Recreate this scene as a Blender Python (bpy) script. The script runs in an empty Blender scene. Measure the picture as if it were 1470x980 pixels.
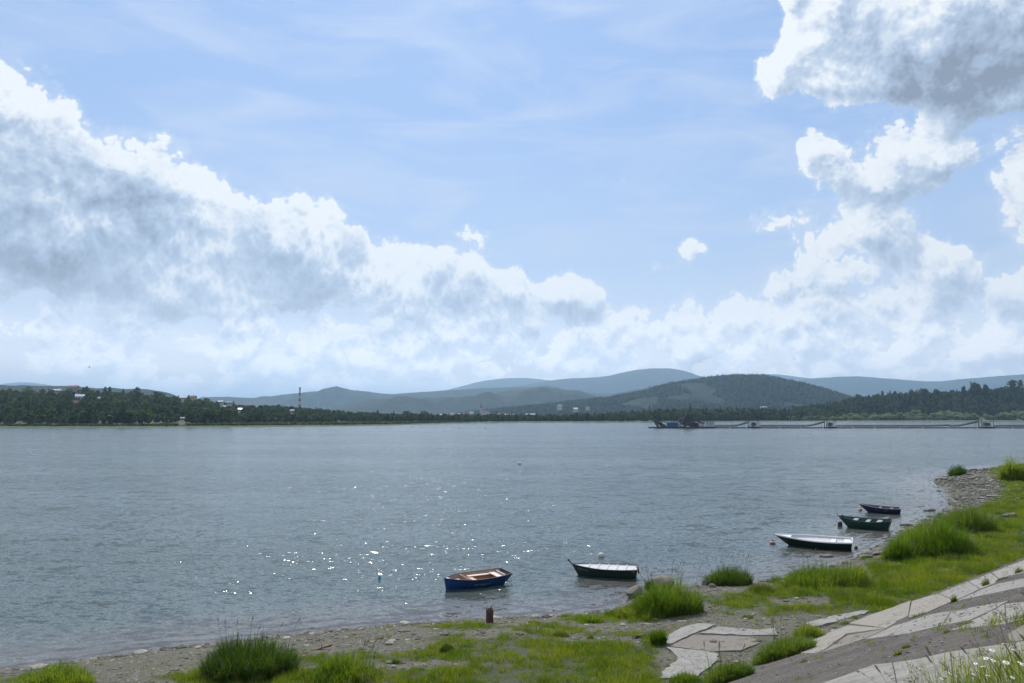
import bpy, bmesh, math, random
import numpy as np
from mathutils import Vector, Matrix, Euler

R = math.radians
S = bpy.context.scene
COL = S.collection
random.seed(7)
rng = np.random.default_rng(11)

# ------------------------------------------------------------------ camera
EYE = 9.0                      # metres above the water
FPX = 1126.0                   # focal length for a 1470 px wide picture
PITCH = math.atan(107.0 / FPX)
cam_data = bpy.data.cameras.new('camera')
cam_data.sensor_width = 23.5
cam_data.lens = 23.5 * FPX / 1470.0
cam_data.clip_start = 0.1
cam_data.clip_end = 80000.0
cam = bpy.data.objects.new('camera', cam_data)
COL.objects.link(cam)
cam.location = (0, 0, EYE)
cam.rotation_euler = (math.pi / 2 + PITCH, 0, 0)
S.camera = cam

S.view_settings.view_transform = 'Standard'
S.view_settings.look = 'None'
S.view_settings.exposure = 0.0
S.view_settings.gamma = 1.0
S.view_settings.use_curve_mapping = False
S.cycles.max_bounces = 8
S.cycles.diffuse_bounces = 3
S.cycles.glossy_bounces = 3
S.cycles.transmission_bounces = 4
S.cycles.transparent_max_bounces = 8
S.cycles.volume_bounces = 0
S.cycles.use_denoising = True
S.cycles.denoising_input_passes = 'RGB_ALBEDO_NORMAL'
S.cycles.denoising_prefilter = 'ACCURATE'
S.cycles.use_adaptive_sampling = True
S.cycles.adaptive_threshold = 0.015
S.cycles.adaptive_min_samples = 8
S.cycles.sample_clamp_indirect = 6.0


def ray(px, py):
    """direction of the photograph's pixel (1470 x 980) from the viewpoint"""
    x = (px - 735.0) / FPX
    u = (490.0 - py) / FPX
    c, s = math.cos(PITCH), math.sin(PITCH)
    return np.array([x, c - u * s, s + u * c])


def azel(px, py):
    d = ray(px, py)
    return (math.degrees(math.atan2(d[0], d[1])),
            math.degrees(math.atan2(d[2], math.hypot(d[0], d[1]))))


# ------------------------------------------------------------------ node helper
class NT:
    def __init__(self, tree):
        self.t = tree
        self.n = tree.nodes
        self.l = tree.links

    def put(self, sock, v):
        if v is None:
            return
        if isinstance(v, bpy.types.NodeSocket):
            self.l.new(v, sock)
        else:
            if isinstance(v, (tuple, list)) and len(v) == 3 and sock.type == 'RGBA':
                v = (*v, 1)
            sock.default_value = v

    def node(self, typ, ins=None, **kw):
        nd = self.n.new(typ)
        for k, v in kw.items():
            setattr(nd, k, v)
        for k, v in (ins or {}).items():
            self.put(nd.inputs[k], v)
        return nd

    def m(self, op, a=None, b=None, c=None, clamp=False):
        nd = self.n.new('ShaderNodeMath')
        nd.operation = op
        nd.use_clamp = clamp
        for i, v in enumerate((a, b, c)):
            self.put(nd.inputs[i], v)
        return nd.outputs[0]

    def v(self, op, a=None, b=None, s=None):
        nd = self.n.new('ShaderNodeVectorMath')
        nd.operation = op
        self.put(nd.inputs[0], a)
        if b is not None:
            self.put(nd.inputs[1], b)
        if s is not None:
            self.put(nd.inputs['Scale'], s)
        return nd.outputs[1] if op in ('LENGTH', 'DOT_PRODUCT', 'DISTANCE') else nd.outputs[0]

    def xyz(self, v):
        nd = self.node('ShaderNodeSeparateXYZ', {0: v})
        return nd.outputs

    def comb(self, x, y, z):
        return self.node('ShaderNodeCombineXYZ', {0: x, 1: y, 2: z}).outputs[0]

    def noise(self, vec, scale, detail=6, rough=0.55, lac=2.0, dist=0.0, norm=True):
        nd = self.node('ShaderNodeTexNoise', {'Vector': vec, 'Scale': scale, 'Detail': detail,
                                              'Roughness': rough, 'Lacunarity': lac, 'Distortion': dist})
        nd.normalize = norm
        return nd.outputs[0]

    def voro(self, vec, scale, detail=0.0, rough=0.5, feature='F1', smooth=0.5, out='Distance', lac=2.0):
        nd = self.node('ShaderNodeTexVoronoi', {'Vector': vec})
        nd.feature = feature
        nd.inputs['Scale'].default_value = scale
        nd.inputs['Detail'].default_value = detail
        nd.inputs['Roughness'].default_value = rough
        nd.inputs['Lacunarity'].default_value = lac
        if feature == 'SMOOTH_F1':
            nd.inputs['Smoothness'].default_value = smooth
        return nd.outputs[out]

    def sstep(self, x, a, b, lo=0.0, hi=1.0):
        nd = self.node('ShaderNodeMapRange', {0: x, 1: a, 2: b, 3: lo, 4: hi})
        nd.interpolation_type = 'SMOOTHSTEP'
        return nd.outputs[0]

    def lin(self, x, a, b, lo=0.0, hi=1.0):
        nd = self.node('ShaderNodeMapRange', {0: x, 1: a, 2: b, 3: lo, 4: hi})
        return nd.outputs[0]

    def mix(self, f, a, b, blend='MIX'):
        nd = self.n.new('ShaderNodeMix')
        nd.data_type = 'RGBA'
        nd.blend_type = blend
        self.put(nd.inputs[0], f)
        self.put(nd.inputs[6], a)
        self.put(nd.inputs[7], b)
        return nd.outputs[2]

    def ramp(self, x, stops):
        nd = self.n.new('ShaderNodeValToRGB')
        self.put(nd.inputs[0], x)
        e = nd.color_ramp.elements
        while len(e) < len(stops):
            e.new(0.5)
        for el_, (p, c) in zip(e, stops):
            el_.position = p
            el_.color = (*c, 1) if len(c) == 3 else c
        return nd.outputs[0]


def lin_rgb(r, g, b):
    f = lambda c: (c / 255 / 12.92) if c / 255 <= 0.04045 else ((c / 255 + 0.055) / 1.055) ** 2.4
    return (f(r), f(g), f(b))


# ------------------------------------------------------------------ sun
SUN_AZ, SUN_EL = -9.0, 50.0     # degrees right of the view direction, and above the horizon
sun_data = bpy.data.lights.new('sun', 'SUN')
sun_data.energy = 4.2
sun_data.angle = R(0.53)
sun_data.color = (1.0, 0.95, 0.88)
sun = bpy.data.objects.new('sun', sun_data)
COL.objects.link(sun)
sun_dir = Vector((math.sin(R(SUN_AZ)) * math.cos(R(SUN_EL)), math.cos(R(SUN_AZ)) * math.cos(R(SUN_EL)), math.sin(R(SUN_EL))))
sun.rotation_euler = sun_dir.to_track_quat('Z', 'Y').to_euler()
sun.location = (0, 0, 60)

# ------------------------------------------------------------------ sky with procedural clouds
W = bpy.data.worlds.new('World')
S.world = W
W.use_nodes = True
W.node_tree.nodes.clear()
SKY_STRENGTH = 0.12

# clouds as (azimuth/elevation from these pixels of the view), radii in degrees, tilt, weight
CLOUD = [
    # the big bank that descends from the left
    (-30, 200, 7.0, 6.6, 0, 1.15), (95, 240, 6.0, 5.0, -10, 1.1), (215, 260, 4.8, 4.0, -20, 1.1),
    (60, 330, 9.0, 6.0, 0, 1.2), (300, 340, 7.0, 4.8, -15, 1.15), (430, 345, 5.6, 4.6, -20, 1.15),
    (-60, 390, 8.0, 2.8, 0, 1.0), (230, 410, 8.0, 2.6, 0, 1.1), (540, 395, 6.0, 4.6, -15, 1.15),
    (400, 430, 8.0, 2.8, 0, 1.1), (650, 395, 4.2, 3.8, -30, 1.05), (678, 335, 1.5, 1.9, 0, 0.95),
    (730, 425, 5.0, 2.8, -15, 1.1), (835, 432, 4.4, 2.5, -10, 1.15), (915, 470, 4.0, 1.6, 0, 0.9), (640, 470, 7.0, 2.4, 0, 0.85),
    (-300, 250, 12, 8, 0, 1.0), (-700, 300, 14, 7, 0, 0.9),
    # right hand clouds
    (1180, 10, 3.8, 4.4, 0, 1.1), (1290, 30, 6.6, 6.6, 0, 1.3), (1135, 100, 4.2, 2.6, 0, 1.05), (1400, 50, 8.0, 6.2, 0, 1.3),
    (1225, 115, 4.0, 2.6, -20, 1.05), (1490, 105, 7.0, 3.0, 0, 1.2),
    (1180, 230, 3.2, 2.7, 0, 1.05), (1335, 228, 4.8, 3.0, 0, 1.1), (1270, 255, 5.2, 3.0, 0, 1.1),
    (1490, 275, 3.9, 5.4, 0, 1.1), (1600, 200, 7, 9, 0, 1.0),
    (1230, 340, 5.6, 2.5, 0, 1.0), (1170, 400, 5.0, 2.0, 0, 1.0), (1330, 375, 6.0, 2.4, -10, 0.9),
    (1400, 440, 6.5, 3.0, -15, 0.85), (985, 347, 2.2, 1.2, 0, 0.72), (958, 395, 3.0, 1.2, 0, 0.68), (880, 380, 1.6, 1.0, 0, 0.62),
    (1115, 315, 2.0, 1.3, 0, 0.7), (915, 278, 1.6, 0.8, 0, 0.5),
    (40, 470, 6.0, 1.4, 0, 0.6), (180, 465, 6.0, 1.6, 0, 0.75), (115, 512, 5.6, 1.9, 0, 0.9), (285, 505, 4.6, 1.6, 0, 0.8),
]
# where the clouds are thickest and let least light through
THICK = [
    (60, 245, 6.4, 2.4, -10, 0.7), (215, 290, 6.0, 2.8, -20, 0.85), (60, 375, 8.0, 2.2, 0, 0.8), (-60, 320, 5.0, 3.4, 0, 0.6),
    (350, 320, 3.6, 2.4, -30, 0.75), (120, 410, 9.0, 1.3, 0, 0.7), (400, 410, 7.5, 2.2, -10, 0.85), (520, 335, 3.2, 2.6, 0, 0.75),
    (660, 420, 3.0, 1.6, 0, 0.5), (760, 440, 5.6, 1.0, 0, 0.75), (850, 440, 2.8, 1.0, 0, 0.35), (-400, 330, 12, 4, 0, 0.7),
    (1400, 95, 8.0, 3.2, -5, 1.0), (1300, 118, 4.6, 2.2, 10, 0.75), (1440, 50, 7.0, 2.4, 0, 0.45), (1250, 30, 3.0, 3.0, 0, 0.35),
    (1345, 262, 4.2, 1.6, 0, 0.8), (1250, 262, 3.0, 1.2, 0, 0.4), (1470, 300, 3.0, 2.6, 0, 0.55), (1240, 345, 3.0, 0.8, 0, 0.4),
    (1200, 425, 3.6, 0.6, 0, 0.6), (1410, 460, 5.0, 1.6, -15, 0.6), (330, 525, 2.6, 0.8, 0, 0.4), (480, 505, 3.0, 0.9, 0, 0.35),
]


AZ0, AZ1, NAZ = -44.0, 44.0, 64
EL0, DEL, NEL = 0.0, 1.5, 27


def blob_field(blobs, mode):
    """soft ellipses summed on a coarse azimuth/elevation grid"""
    az = np.linspace(AZ0, AZ1, NAZ)[None, :]
    el = (EL0 + DEL * np.arange(NEL))[:, None]
    acc = np.zeros((NEL, NAZ))
    for (px, py, rx, ry, tilt, w) in blobs:
        a, e = azel(min(max(px, 0), 1470), py)
        a += (px - min(max(px, 0), 1470)) / 22.0
        c, s_ = math.cos(R(tilt)), math.sin(R(tilt))
        dx, dy = az - a, el - e
        u = (dx * c + dy * s_) / rx
        v = (-dx * s_ + dy * c) / ry
        f = w * np.clip(1 - u * u - v * v, 0, 1)
        if mode == 'sum':
            acc = acc + f
        else:
            acc = (acc ** 3 + f ** 3) ** (1 / 3.0)
    return np.clip(acc / 1.5, 0, 1)


def field_group(name, field):
    """a coarse field read back through curve tables: three rows to a curves node"""
    g = bpy.data.node_groups.new(name, 'ShaderNodeTree')
    g.interface.new_socket('P', in_out='INPUT', socket_type='NodeSocketVector')
    g.interface.new_socket('Sum', in_out='OUTPUT', socket_type='NodeSocketFloat')
    k = NT(g)
    gi = g.nodes.new('NodeGroupInput')
    go = g.nodes.new('NodeGroupOutput')
    x, y, _ = k.xyz(gi.outputs[0])
    u = k.lin(x, AZ0, AZ1)
    uuu = k.comb(u, u, u)
    e = k.m('DIVIDE', k.m('SUBTRACT', y, EL0), DEL)
    eee = k.comb(e, e, e)
    acc = None
    us = np.linspace(0, 1, NAZ)
    for r in range(0, NEL, 3):
        cv = g.nodes.new('ShaderNodeRGBCurve')
        for ch in range(3):
            cur = cv.mapping.curves[ch]
            row = field[r + ch]
            cur.points[0].location = (0, float(row[0]))
            cur.points[-1].location = (1, float(row[-1]))
            for j in range(1, NAZ - 1):
                cur.points.new(float(us[j]), float(row[j]))
        cv.mapping.update()
        k.put(cv.inputs[1], uuu)
        w = k.v('ABSOLUTE', k.v('SUBTRACT', eee, (float(r), float(r + 1), float(r + 2))))
        w = k.v('MAXIMUM', k.v('SUBTRACT', (1.0, 1.0, 1.0), w), (0.0, 0.0, 0.0))
        dp = k.v('DOT_PRODUCT', cv.outputs[0], w)
        acc = dp if acc is None else k.m('ADD', acc, dp)
    k.put(go.inputs[0], k.m('MULTIPLY', acc, 1.5))
    return g


cover_grp = field_group('cloud_cover', blob_field(CLOUD, 'max'))
thick_grp = field_group('cloud_thickness', blob_field(THICK, 'sum'))


def dens_group(name, coarse):
    """cloud density along a direction; the coarse one leaves the small billows out"""
    g = bpy.data.node_groups.new(name, 'ShaderNodeTree')
    g.interface.new_socket('D', in_out='INPUT', socket_type='NodeSocketVector')
    g.interface.new_socket('Density', in_out='OUTPUT', socket_type='NodeSocketFloat')
    g.interface.new_socket('Coarse', in_out='OUTPUT', socket_type='NodeSocketFloat')
    k = NT(g)
    gi = g.nodes.new('NodeGroupInput')
    go = g.nodes.new('NodeGroupOutput')
    D = gi.outputs[0]
    # warp the direction a little so that no ellipse shows
    wv = k.node('ShaderNodeTexNoise', {'Vector': D, 'Scale': 9.0, 'Detail': 2.0, 'Roughness': 0.55}).outputs[1]
    wv = k.v('SUBTRACT', wv, (0.5, 0.5, 0.5))
    Dw = k.v('ADD', D, k.v('SCALE', wv, s=0.05))
    x, y, z = k.xyz(Dw)
    az = k.m('MULTIPLY', k.m('ARCTAN2', x, y), 57.2958)
    el = k.m('MULTIPLY', k.m('ARCSINE', z), 57.2958)
    P = k.comb(az, el, 0.0)
    cg = k.node('ShaderNodeGroup', {})
    cg.node_tree = cover_grp
    k.put(cg.inputs[0], P)
    cover = cg.outputs[0]
    x0, y0, z0 = k.xyz(D)
    el0 = k.m('MULTIPLY', k.m('ARCSINE', z0), 57.2958)
    # finer and flatter towards the horizon, where the clouds are far away
    lowk = k.sstep(el0, 14.0, 2.0)
    st = k.comb(x0, y0, k.m('MULTIPLY', z0, k.m('ADD', 1.05, k.m('MULTIPLY', lowk, 0.35))))
    big = k.noise(st, 7.0, 4, 0.5)
    # scattered clouds of the same kind in the part of the sky out of view
    outv = k.m('MAXIMUM', k.sstep(k.m('ABSOLUTE', az), 42, 60), k.sstep(el, 33, 45))
    rnd = k.sstep(k.noise(D, 2.6, 1, 0.5), 0.45, 0.62)
    cover = k.m('MAXIMUM', cover, k.m('MULTIPLY', outv, rnd))
    # band of low far clouds near the horizon
    low = k.m('MULTIPLY', k.sstep(el0, -4.0, 2.0), k.sstep(el, 12.0, 6.5))
    low = k.m('MULTIPLY', low, k.lin(k.noise(st, 15.0, 2, 0.5), 0.35, 0.62, 0.55, 1.0))
    hole = k.m('MULTIPLY', k.sstep(az, -17, -25), k.sstep(el, 9.5, 7.5, 0, 0.24))
    low = k.m('SUBTRACT', low, hole, clamp=True)
    cover = k.m('MAXIMUM', cover, low)
    base = k.m('ADD', k.m('MULTIPLY', k.m('SUBTRACT', big, 0.5), 0.55), k.m('SUBTRACT', k.m('MULTIPLY', cover, 1.25), 0.22))
    k.put(go.inputs[1], base)
    if coarse:
        k.put(go.inputs[0], base)
        return g
    bw = k.node('ShaderNodeTexNoise', {'Vector': st, 'Scale': 15.0, 'Detail': 3.0, 'Roughness': 0.5}).outputs[1]
    st2 = k.v('ADD', st, k.v('SCALE', k.v('SUBTRACT', bw, (0.5, 0.5, 0.5)), s=0.03))
    bil = k.m('SUBTRACT', 0.55, k.voro(st2, 12.0, 3.0, 0.65, lac=2.5))
    fine = k.m('SUBTRACT', k.noise(st, 30.0, 5, 0.55), 0.5)
    d = k.m('ADD', k.m('MULTIPLY', bil, 0.75), k.m('MULTIPLY', fine, 0.30))
    k.put(go.inputs[0], k.m('ADD', d, base))
    return g


dens_grp = dens_group('cloud_density', False)
dens_coarse = dens_group('cloud_density_coarse', True)


def build_world():
    k = NT(W.node_tree)
    out = k.node('ShaderNodeOutputWorld')
    bg = k.node('ShaderNodeBackground', {1: SKY_STRENGTH})
    k.l.new(bg.outputs[0], out.inputs[0])
    sky = k.node('ShaderNodeTexSky', sky_type='NISHITA')
    sky.sun_disc = False
    sky.sun_elevation = R(SUN_EL)
    sky.sun_rotation = R(SUN_AZ)
    sky.altitude = 300
    sky.air_density = 1.0
    sky.dust_density = 1.0
    sky.ozone_density = 2.0
    D = k.v('NORMALIZE', k.node('ShaderNodeTexCoord').outputs['Generated'])
    x, y, z = k.xyz(D)
    el = k.m('MULTIPLY', k.m('ARCSINE', z), 57.2958)
    az = k.m('MULTIPLY', k.m('ARCTAN2', x, y), 57.2958)
    tgt = lambda r, g, b, q=1.0: tuple(q * c / SKY_STRENGTH for c in lin_rgb(r, g, b))
    # clear air: the Nishita sky, seen through thin high haze that whitens towards the horizon
    veil = k.ramp(k.lin(el, 0, 36), [(0.0, tgt(252, 242, 230, 1.85)), (0.08, tgt(246, 241, 238, 1.5)), (0.14, tgt(232, 235, 242, 1.3)), (0.20, tgt(208, 220, 241, 1.08)), (0.3, tgt(184, 206, 238)), (0.6, tgt(154, 187, 236)), (1.0, tgt(146, 181, 234))])
    clear = k.mix(0.78, sky.outputs[0], veil)
    cir = k.noise(k.comb(k.m('ADD', x, k.m('MULTIPLY', z, 0.5)), k.m('MULTIPLY', y, 0.6), k.m('MULTIPLY', z, 4.0)), 5.0, 5, 0.6, dist=0.7)
    clear = k.mix(k.lin(cir, 0.44, 0.74, 0.0, 0.55), clear, tgt(214, 224, 242))
    # cloud density here and a little nearer the sun
    sv = tuple(sun_dir)
    dt = k.v('DOT_PRODUCT', D, sv)
    tan = k.v('NORMALIZE', k.v('SUBTRACT', sv, k.v('SCALE', D, s=dt)))

    def dn(grp, eps, after=None):
        g = k.node('ShaderNodeGroup')
        g.node_tree = grp
        v = D if eps == 0 else k.v('ADD', D, k.v('SCALE', tan, s=eps))
        if after is not None:      # one evaluation after the other keeps the shader small
            v = k.v('ADD', v, k.v('SCALE', k.comb(after, after, after), s=1e-9))
        k.put(g.inputs[0], v)
        return g
    g0 = dn(dens_grp, 0)
    g1 = dn(dens_grp, 0.016, g0.outputs[0])
    g2 = dn(dens_coarse, 0.06, g1.outputs[0])
    d0 = g0.outputs[0]
    alpha = k.sstep(d0, 0.0, 0.16)
    soft = k.sstep(d0, -0.20, 0.08, 0, 0.22)
    alpha = k.m('MAXIMUM', alpha, soft)
    lit_s = k.m('SUBTRACT', d0, g1.outputs[0])
    lit_b = k.m('SUBTRACT', g0.outputs[1], g2.outputs[0])
    tw = k.node('ShaderNodeTexNoise', {'Vector': D, 'Scale': 12.0, 'Detail': 4.0, 'Roughness': 0.6}).outputs[1]
    tp = k.v('ADD', k.comb(az, el, 0.0), k.v('SCALE', k.v('SUBTRACT', tw, (0.5, 0.5, 0.5)), s=8.0))
    tg = k.node('ShaderNodeGroup')
    tg.node_tree = thick_grp
    k.put(tg.inputs[0], tp)
    thick = k.m('MULTIPLY', k.m('MINIMUM', tg.outputs[0], 1.3), k.sstep(d0, 0.05, 0.6, 0, 0.9))
    thick = k.m('ADD', thick, k.m('MULTIPLY', k.sstep(d0, 0.2, 1.1), 0.12))
    shade = k.m('SUBTRACT', thick, k.m('MINIMUM', k.m('MULTIPLY', lit_s, 1.65), 0.44))
    shade = k.m('SUBTRACT', shade, k.m('MINIMUM', k.m('MULTIPLY', lit_b, 0.45), 0.2))
    shade = k.m('ADD', shade, k.m('ADD', k.m('MULTIPLY', k.sstep(d0, 0.0, 0.30), 0.46), k.m('MULTIPLY', k.m('SUBTRACT', k.noise(k.comb(x, y, k.m('MULTIPLY', z, 1.6)), 13.0, 2, 0.5), 0.5), 1.3)))
    ccol = k.ramp(k.m('MULTIPLY', shade, 0.52, clamp=True),
                  [(0.0, tgt(246, 249, 251)), (0.16, tgt(228, 235, 243)), (0.34, tgt(197, 211, 229)),
                   (0.56, tgt(172, 189, 212)), (1.0, tgt(136, 147, 164))])
    # far low clouds fade into the air in front of them
    fade = k.sstep(el, 12, 0, 0.0, 0.35)
    ccol = k.mix(fade, ccol, tgt(246, 245, 248, 1.45))
    ccol = k.mix(k.sstep(el, 8.5, 1.5, 0, 0.55), ccol, k.mix(1.0, ccol, (1.95, 1.85, 1.7), 'MULTIPLY'))
    col = k.mix(alpha, clear, ccol)
    # below the horizon: dull ground tone
    col = k.mix(k.sstep(el, -0.6, -1.2), col, tgt(110, 125, 130))
    k.put(bg.inputs[0], col)


build_world()
W.cycles.sampling_method = 'MANUAL'
W.cycles.sample_map_resolution = 512

# ------------------------------------------------------------------ mesh helpers
def mesh_obj(name, verts, faces, mat=None, parent=None, smooth=False, attrs=None, mats=None, midx=None, link=True):
    me = bpy.data.meshes.new(name)
    verts = np.asarray(verts, dtype=np.float32)
    if isinstance(faces, np.ndarray):
        nf, k = faces.shape
        me.vertices.add(len(verts))
        me.vertices.foreach_set('co', verts.ravel())
        me.loops.add(nf * k)
        me.loops.foreach_set('vertex_index', faces.astype(np.int32).ravel())
        me.polygons.add(nf)
        me.polygons.foreach_set('loop_start', np.arange(0, nf * k, k, dtype=np.int32))
        me.polygons.foreach_set('loop_total', np.full(nf, k, dtype=np.int32))
        me.update(calc_edges=True)
    else:
        me.from_pydata([tuple(map(float, v)) for v in verts], [], faces)
        me.update()
    if attrs:
        for k_, v_ in attrs.items():
            a = me.attributes.new(k_, 'FLOAT', 'POINT')
            a.data.foreach_set('value', np.asarray(v_, dtype=np.float32))
    for m_ in (mats or ([mat] if mat else [])):
        me.materials.append(m_)
    if midx is not None:
        me.polygons.foreach_set('material_index', np.asarray(midx, dtype=np.int32))
    if smooth:
        me.polygons.foreach_set('use_smooth', np.ones(len(me.polygons), dtype=bool))
    o = bpy.data.objects.new(name, me)
    if link:
        COL.objects.link(o)
    if parent is not None:
        o.parent = parent
    return o


class MB:
    """collects simple solids; build() links them as one mesh object"""
    def __init__(self):
        self.v, self.f = [], []

    def add(self, vs, fs):
        n = len(self.v)
        self.v += [tuple(v) for v in vs]
        self.f += [tuple(i + n for i in f) for f in fs]
        return self

    def box(self, c, s, rot=None, taper=1.0):
        hx, hy, hz = s[0] / 2, s[1] / 2, s[2] / 2
        vs = [(-hx, -hy, -hz), (hx, -hy, -hz), (hx, hy, -hz), (-hx, hy, -hz),
              (-hx * taper, -hy * taper, hz), (hx * taper, -hy * taper, hz), (hx * taper, hy * taper, hz), (-hx * taper, hy * taper, hz)]
        if rot is not None:
            m = Euler(rot).to_matrix()
            vs = [m @ Vector(v) for v in vs]
        vs = [(v[0] + c[0], v[1] + c[1], v[2] + c[2]) for v in vs]
        return self.add(vs, [(0, 3, 2, 1), (4, 5, 6, 7), (0, 1, 5, 4), (1, 2, 6, 5), (2, 3, 7, 6), (3, 0, 4, 7)])

    def tube(self, pts, r, n=6, caps=True):
        pts = [Vector(p) for p in pts]
        rs = r if isinstance(r, (list, tuple)) else [r] * len(pts)
        rings = []
        for i, p in enumerate(pts):
            d = (pts[min(i + 1, len(pts) - 1)] - pts[max(i - 1, 0)]).normalized()
            up = Vector((0, 0, 1)) if abs(d.z) < 0.9 else Vector((1, 0, 0))
            a = d.cross(up).normalized()
            b = d.cross(a)
            rings.append([p + (a * math.cos(t) + b * math.sin(t)) * rs[i] for t in [2 * math.pi * j / n for j in range(n)]])
        vs = [v for ring in rings for v in ring]
        fs = []
        for i in range(len(pts) - 1):
            for j in range(n):
                fs.append((i * n + j, i * n + (j + 1) % n, (i + 1) * n + (j + 1) % n, (i + 1) * n + j))
        if caps:
            fs.append(tuple(range(n - 1, -1, -1)))
            fs.append(tuple((len(pts) - 1) * n + j for j in range(n)))
        return self.add(vs, fs)

    def build(self, name, mat, parent=None, smooth=False, loc=None):
        o = mesh_obj(name, self.v, self.f, mat, parent, smooth)
        if loc is not None:
            o.location = loc
        return o


def tag(o, label=None, cat=None, group=None, kind=None):
    for k_, v_ in (('label', label), ('category', cat), ('group', group), ('kind', kind)):
        if v_:
            o[k_] = v_
    return o


def empty(name, loc, rz=0.0, label=None, cat=None, group=None):
    o = bpy.data.objects.new(name, None)
    o.empty_display_size = 0.3
    COL.objects.link(o)
    o.location = loc
    o.rotation_euler = (0, 0, rz)
    return tag(o, label, cat, group)


def copy_tree(o, parent=None):
    c = o.copy()
    COL.objects.link(c)
    if parent is not None:
        c.parent = parent
    for ch in list(o.children):
        copy_tree(ch, c)
    return c


# ------------------------------------------------------------------ value noise for terrain
_perm = rng.random((256, 256))


def vnoise(x, y):
    xi, yi = np.floor(x).astype(int), np.floor(y).astype(int)
    fx, fy = x - xi, y - yi
    fx, fy = fx * fx * (3 - 2 * fx), fy * fy * (3 - 2 * fy)
    g = lambda i, j: _perm[i & 255, j & 255]
    a = g(xi, yi) * (1 - fx) + g(xi + 1, yi) * fx
    b = g(xi, yi + 1) * (1 - fx) + g(xi + 1, yi + 1) * fx
    return a * (1 - fy) + b * fy


def fbm(x, y, o=4, gain=0.5):
    s, a, t = 0, 1.0, 0
    for i in range(o):
        s = s + a * vnoise(x * 2 ** i + 17.3 * i, y * 2 ** i + 5.7 * i)
        t += a
        a *= gain
    return s / t


# ------------------------------------------------------------------ the near shore
def flat_pt(px, py, z=0.0):
    d = ray(px, py)
    t = (z - EYE) / d[2]
    return (d[0] * t, d[1] * t)


SHORE_PX = [(0, 963), (60, 955), (130, 945), (185, 937), (240, 930), (300, 924), (410, 911), (480, 904), (560, 897), (630, 892), (700, 887),
            (780, 883), (850, 879), (895, 868), (925, 852), (955, 845), (1000, 841), (1025, 838), (1070, 836), (1130, 829), (1175, 818),
            (1210, 806), (1240, 794), (1270, 778), (1300, 757), (1330, 744), (1352, 735), (1362, 726), (1360, 712), (1354, 702),
            (1338, 690), (1352, 684), (1375, 679), (1400, 674), (1430, 671), (1470, 667)]
shore = [flat_pt(*p) for p in SHORE_PX]
shore = [(-3000, -2640), (-400, -330), (-150, -95), (-70, -16), (-40, 12), (-26, 24)] + shore + [(125, 172), (200, 235), (330, 345), (900, 860), (3000, 2750)]
SH = np.array(shore)
DU = np.array([0.742, 0.670])      # along the embankment
DN = np.array([-0.670, 0.742])     # towards the lake
TOE, TOE_Z, CREST_Z = 14.4, 0.9, 7.4


def shore_dist(x, y):
    """positive on land"""
    x, y = np.asarray(x, float), np.asarray(y, float)
    best = np.full(x.shape, 1e18)
    inside = np.zeros(x.shape, bool)
    A, B = SH[:-1], SH[1:]
    for (ax, ay), (bx, by) in zip(A, B):
        ex, ey = bx - ax, by - ay
        t = np.clip(((x - ax) * ex + (y - ay) * ey) / (ex * ex + ey * ey), 0, 1)
        dx, dy = x - ax - t * ex, y - ay - t * ey
        best = np.minimum(best, dx * dx + dy * dy)
    poly = list(map(tuple, SH)) + [(3000, -3e4), (-3000, -3e4)]
    for i in range(len(poly)):
        ax, ay = poly[i]
        bx, by = poly[(i + 1) % len(poly)]
        if ay == by:
            continue
        c = ((ay > y) != (by > y)) & (x < (bx - ax) * (y - ay) / (by - ay) + ax)
        inside ^= c
    d = np.sqrt(best)
    return np.where(inside, d, -d)


def ground_z(x, y, sd=None):
    x, y = np.asarray(x, float), np.asarray(y, float)
    if sd is None:
        sd = shore_dist(x, y)
    wob = (fbm(x * 0.35 + 40, y * 0.35 + 40, 4) - 0.5)
    fine = (fbm(x * 1.7 + 9, y * 1.7 + 3, 3) - 0.5)
    land = 1.05 * (1 - np.exp(-np.maximum(sd, 0) / 6.0)) + np.clip(sd / 4, 0, 1) * (wob * 0.30 + fine * 0.07)
    sea = np.maximum(sd * 0.09, -4.0)
    z = np.where(sd > 0, land, sea)
    z = z + np.exp(-np.abs(sd) / 0.7) * (fbm(x * 1.1, y * 1.1, 3) - 0.5) * 0.05
    dn = x * DN[0] + y * DN[1]
    sl = TOE_Z + (TOE - dn) * (CREST_Z - TOE_Z) / TOE
    sl = np.minimum(sl, CREST_Z) + 0.012 * (fine)
    return np.where(dn < TOE + 1.5, np.maximum(z * np.clip((dn - TOE + 6) / 6, 0, 1), sl), z)


def at(px, py, up=0.0):
    """point of the near ground (raised by up) in the direction of a pixel of the photograph"""
    d = ray(px, py)
    ts = np.concatenate([np.arange(3, 60, 0.05), np.arange(60, 220, 0.2)]) / d[1]
    X, Y, Z = d[0] * ts, d[1] * ts, EYE + d[2] * ts
    g = np.maximum(ground_z(X, Y), 0.0) + up
    i = int(np.argmax(Z < g))
    if i == 0:
        i = len(ts) - 1
    a, b = (Z - g)[i - 1], (Z - g)[i]
    t = ts[i - 1] + (ts[i] - ts[i - 1]) * (a / (a - b) if a != b else 0)
    return np.array([d[0] * t, d[1] * t, EYE + d[2] * t])


def to_px(x, y, z):
    c, s = math.cos(PITCH), math.sin(PITCH)
    dz = z - EYE
    f = y * c + dz * s
    u = -y * s + dz * c
    f = np.maximum(f, 0.01)
    return 735 + FPX * x / f, 490 - FPX * u / f


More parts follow.
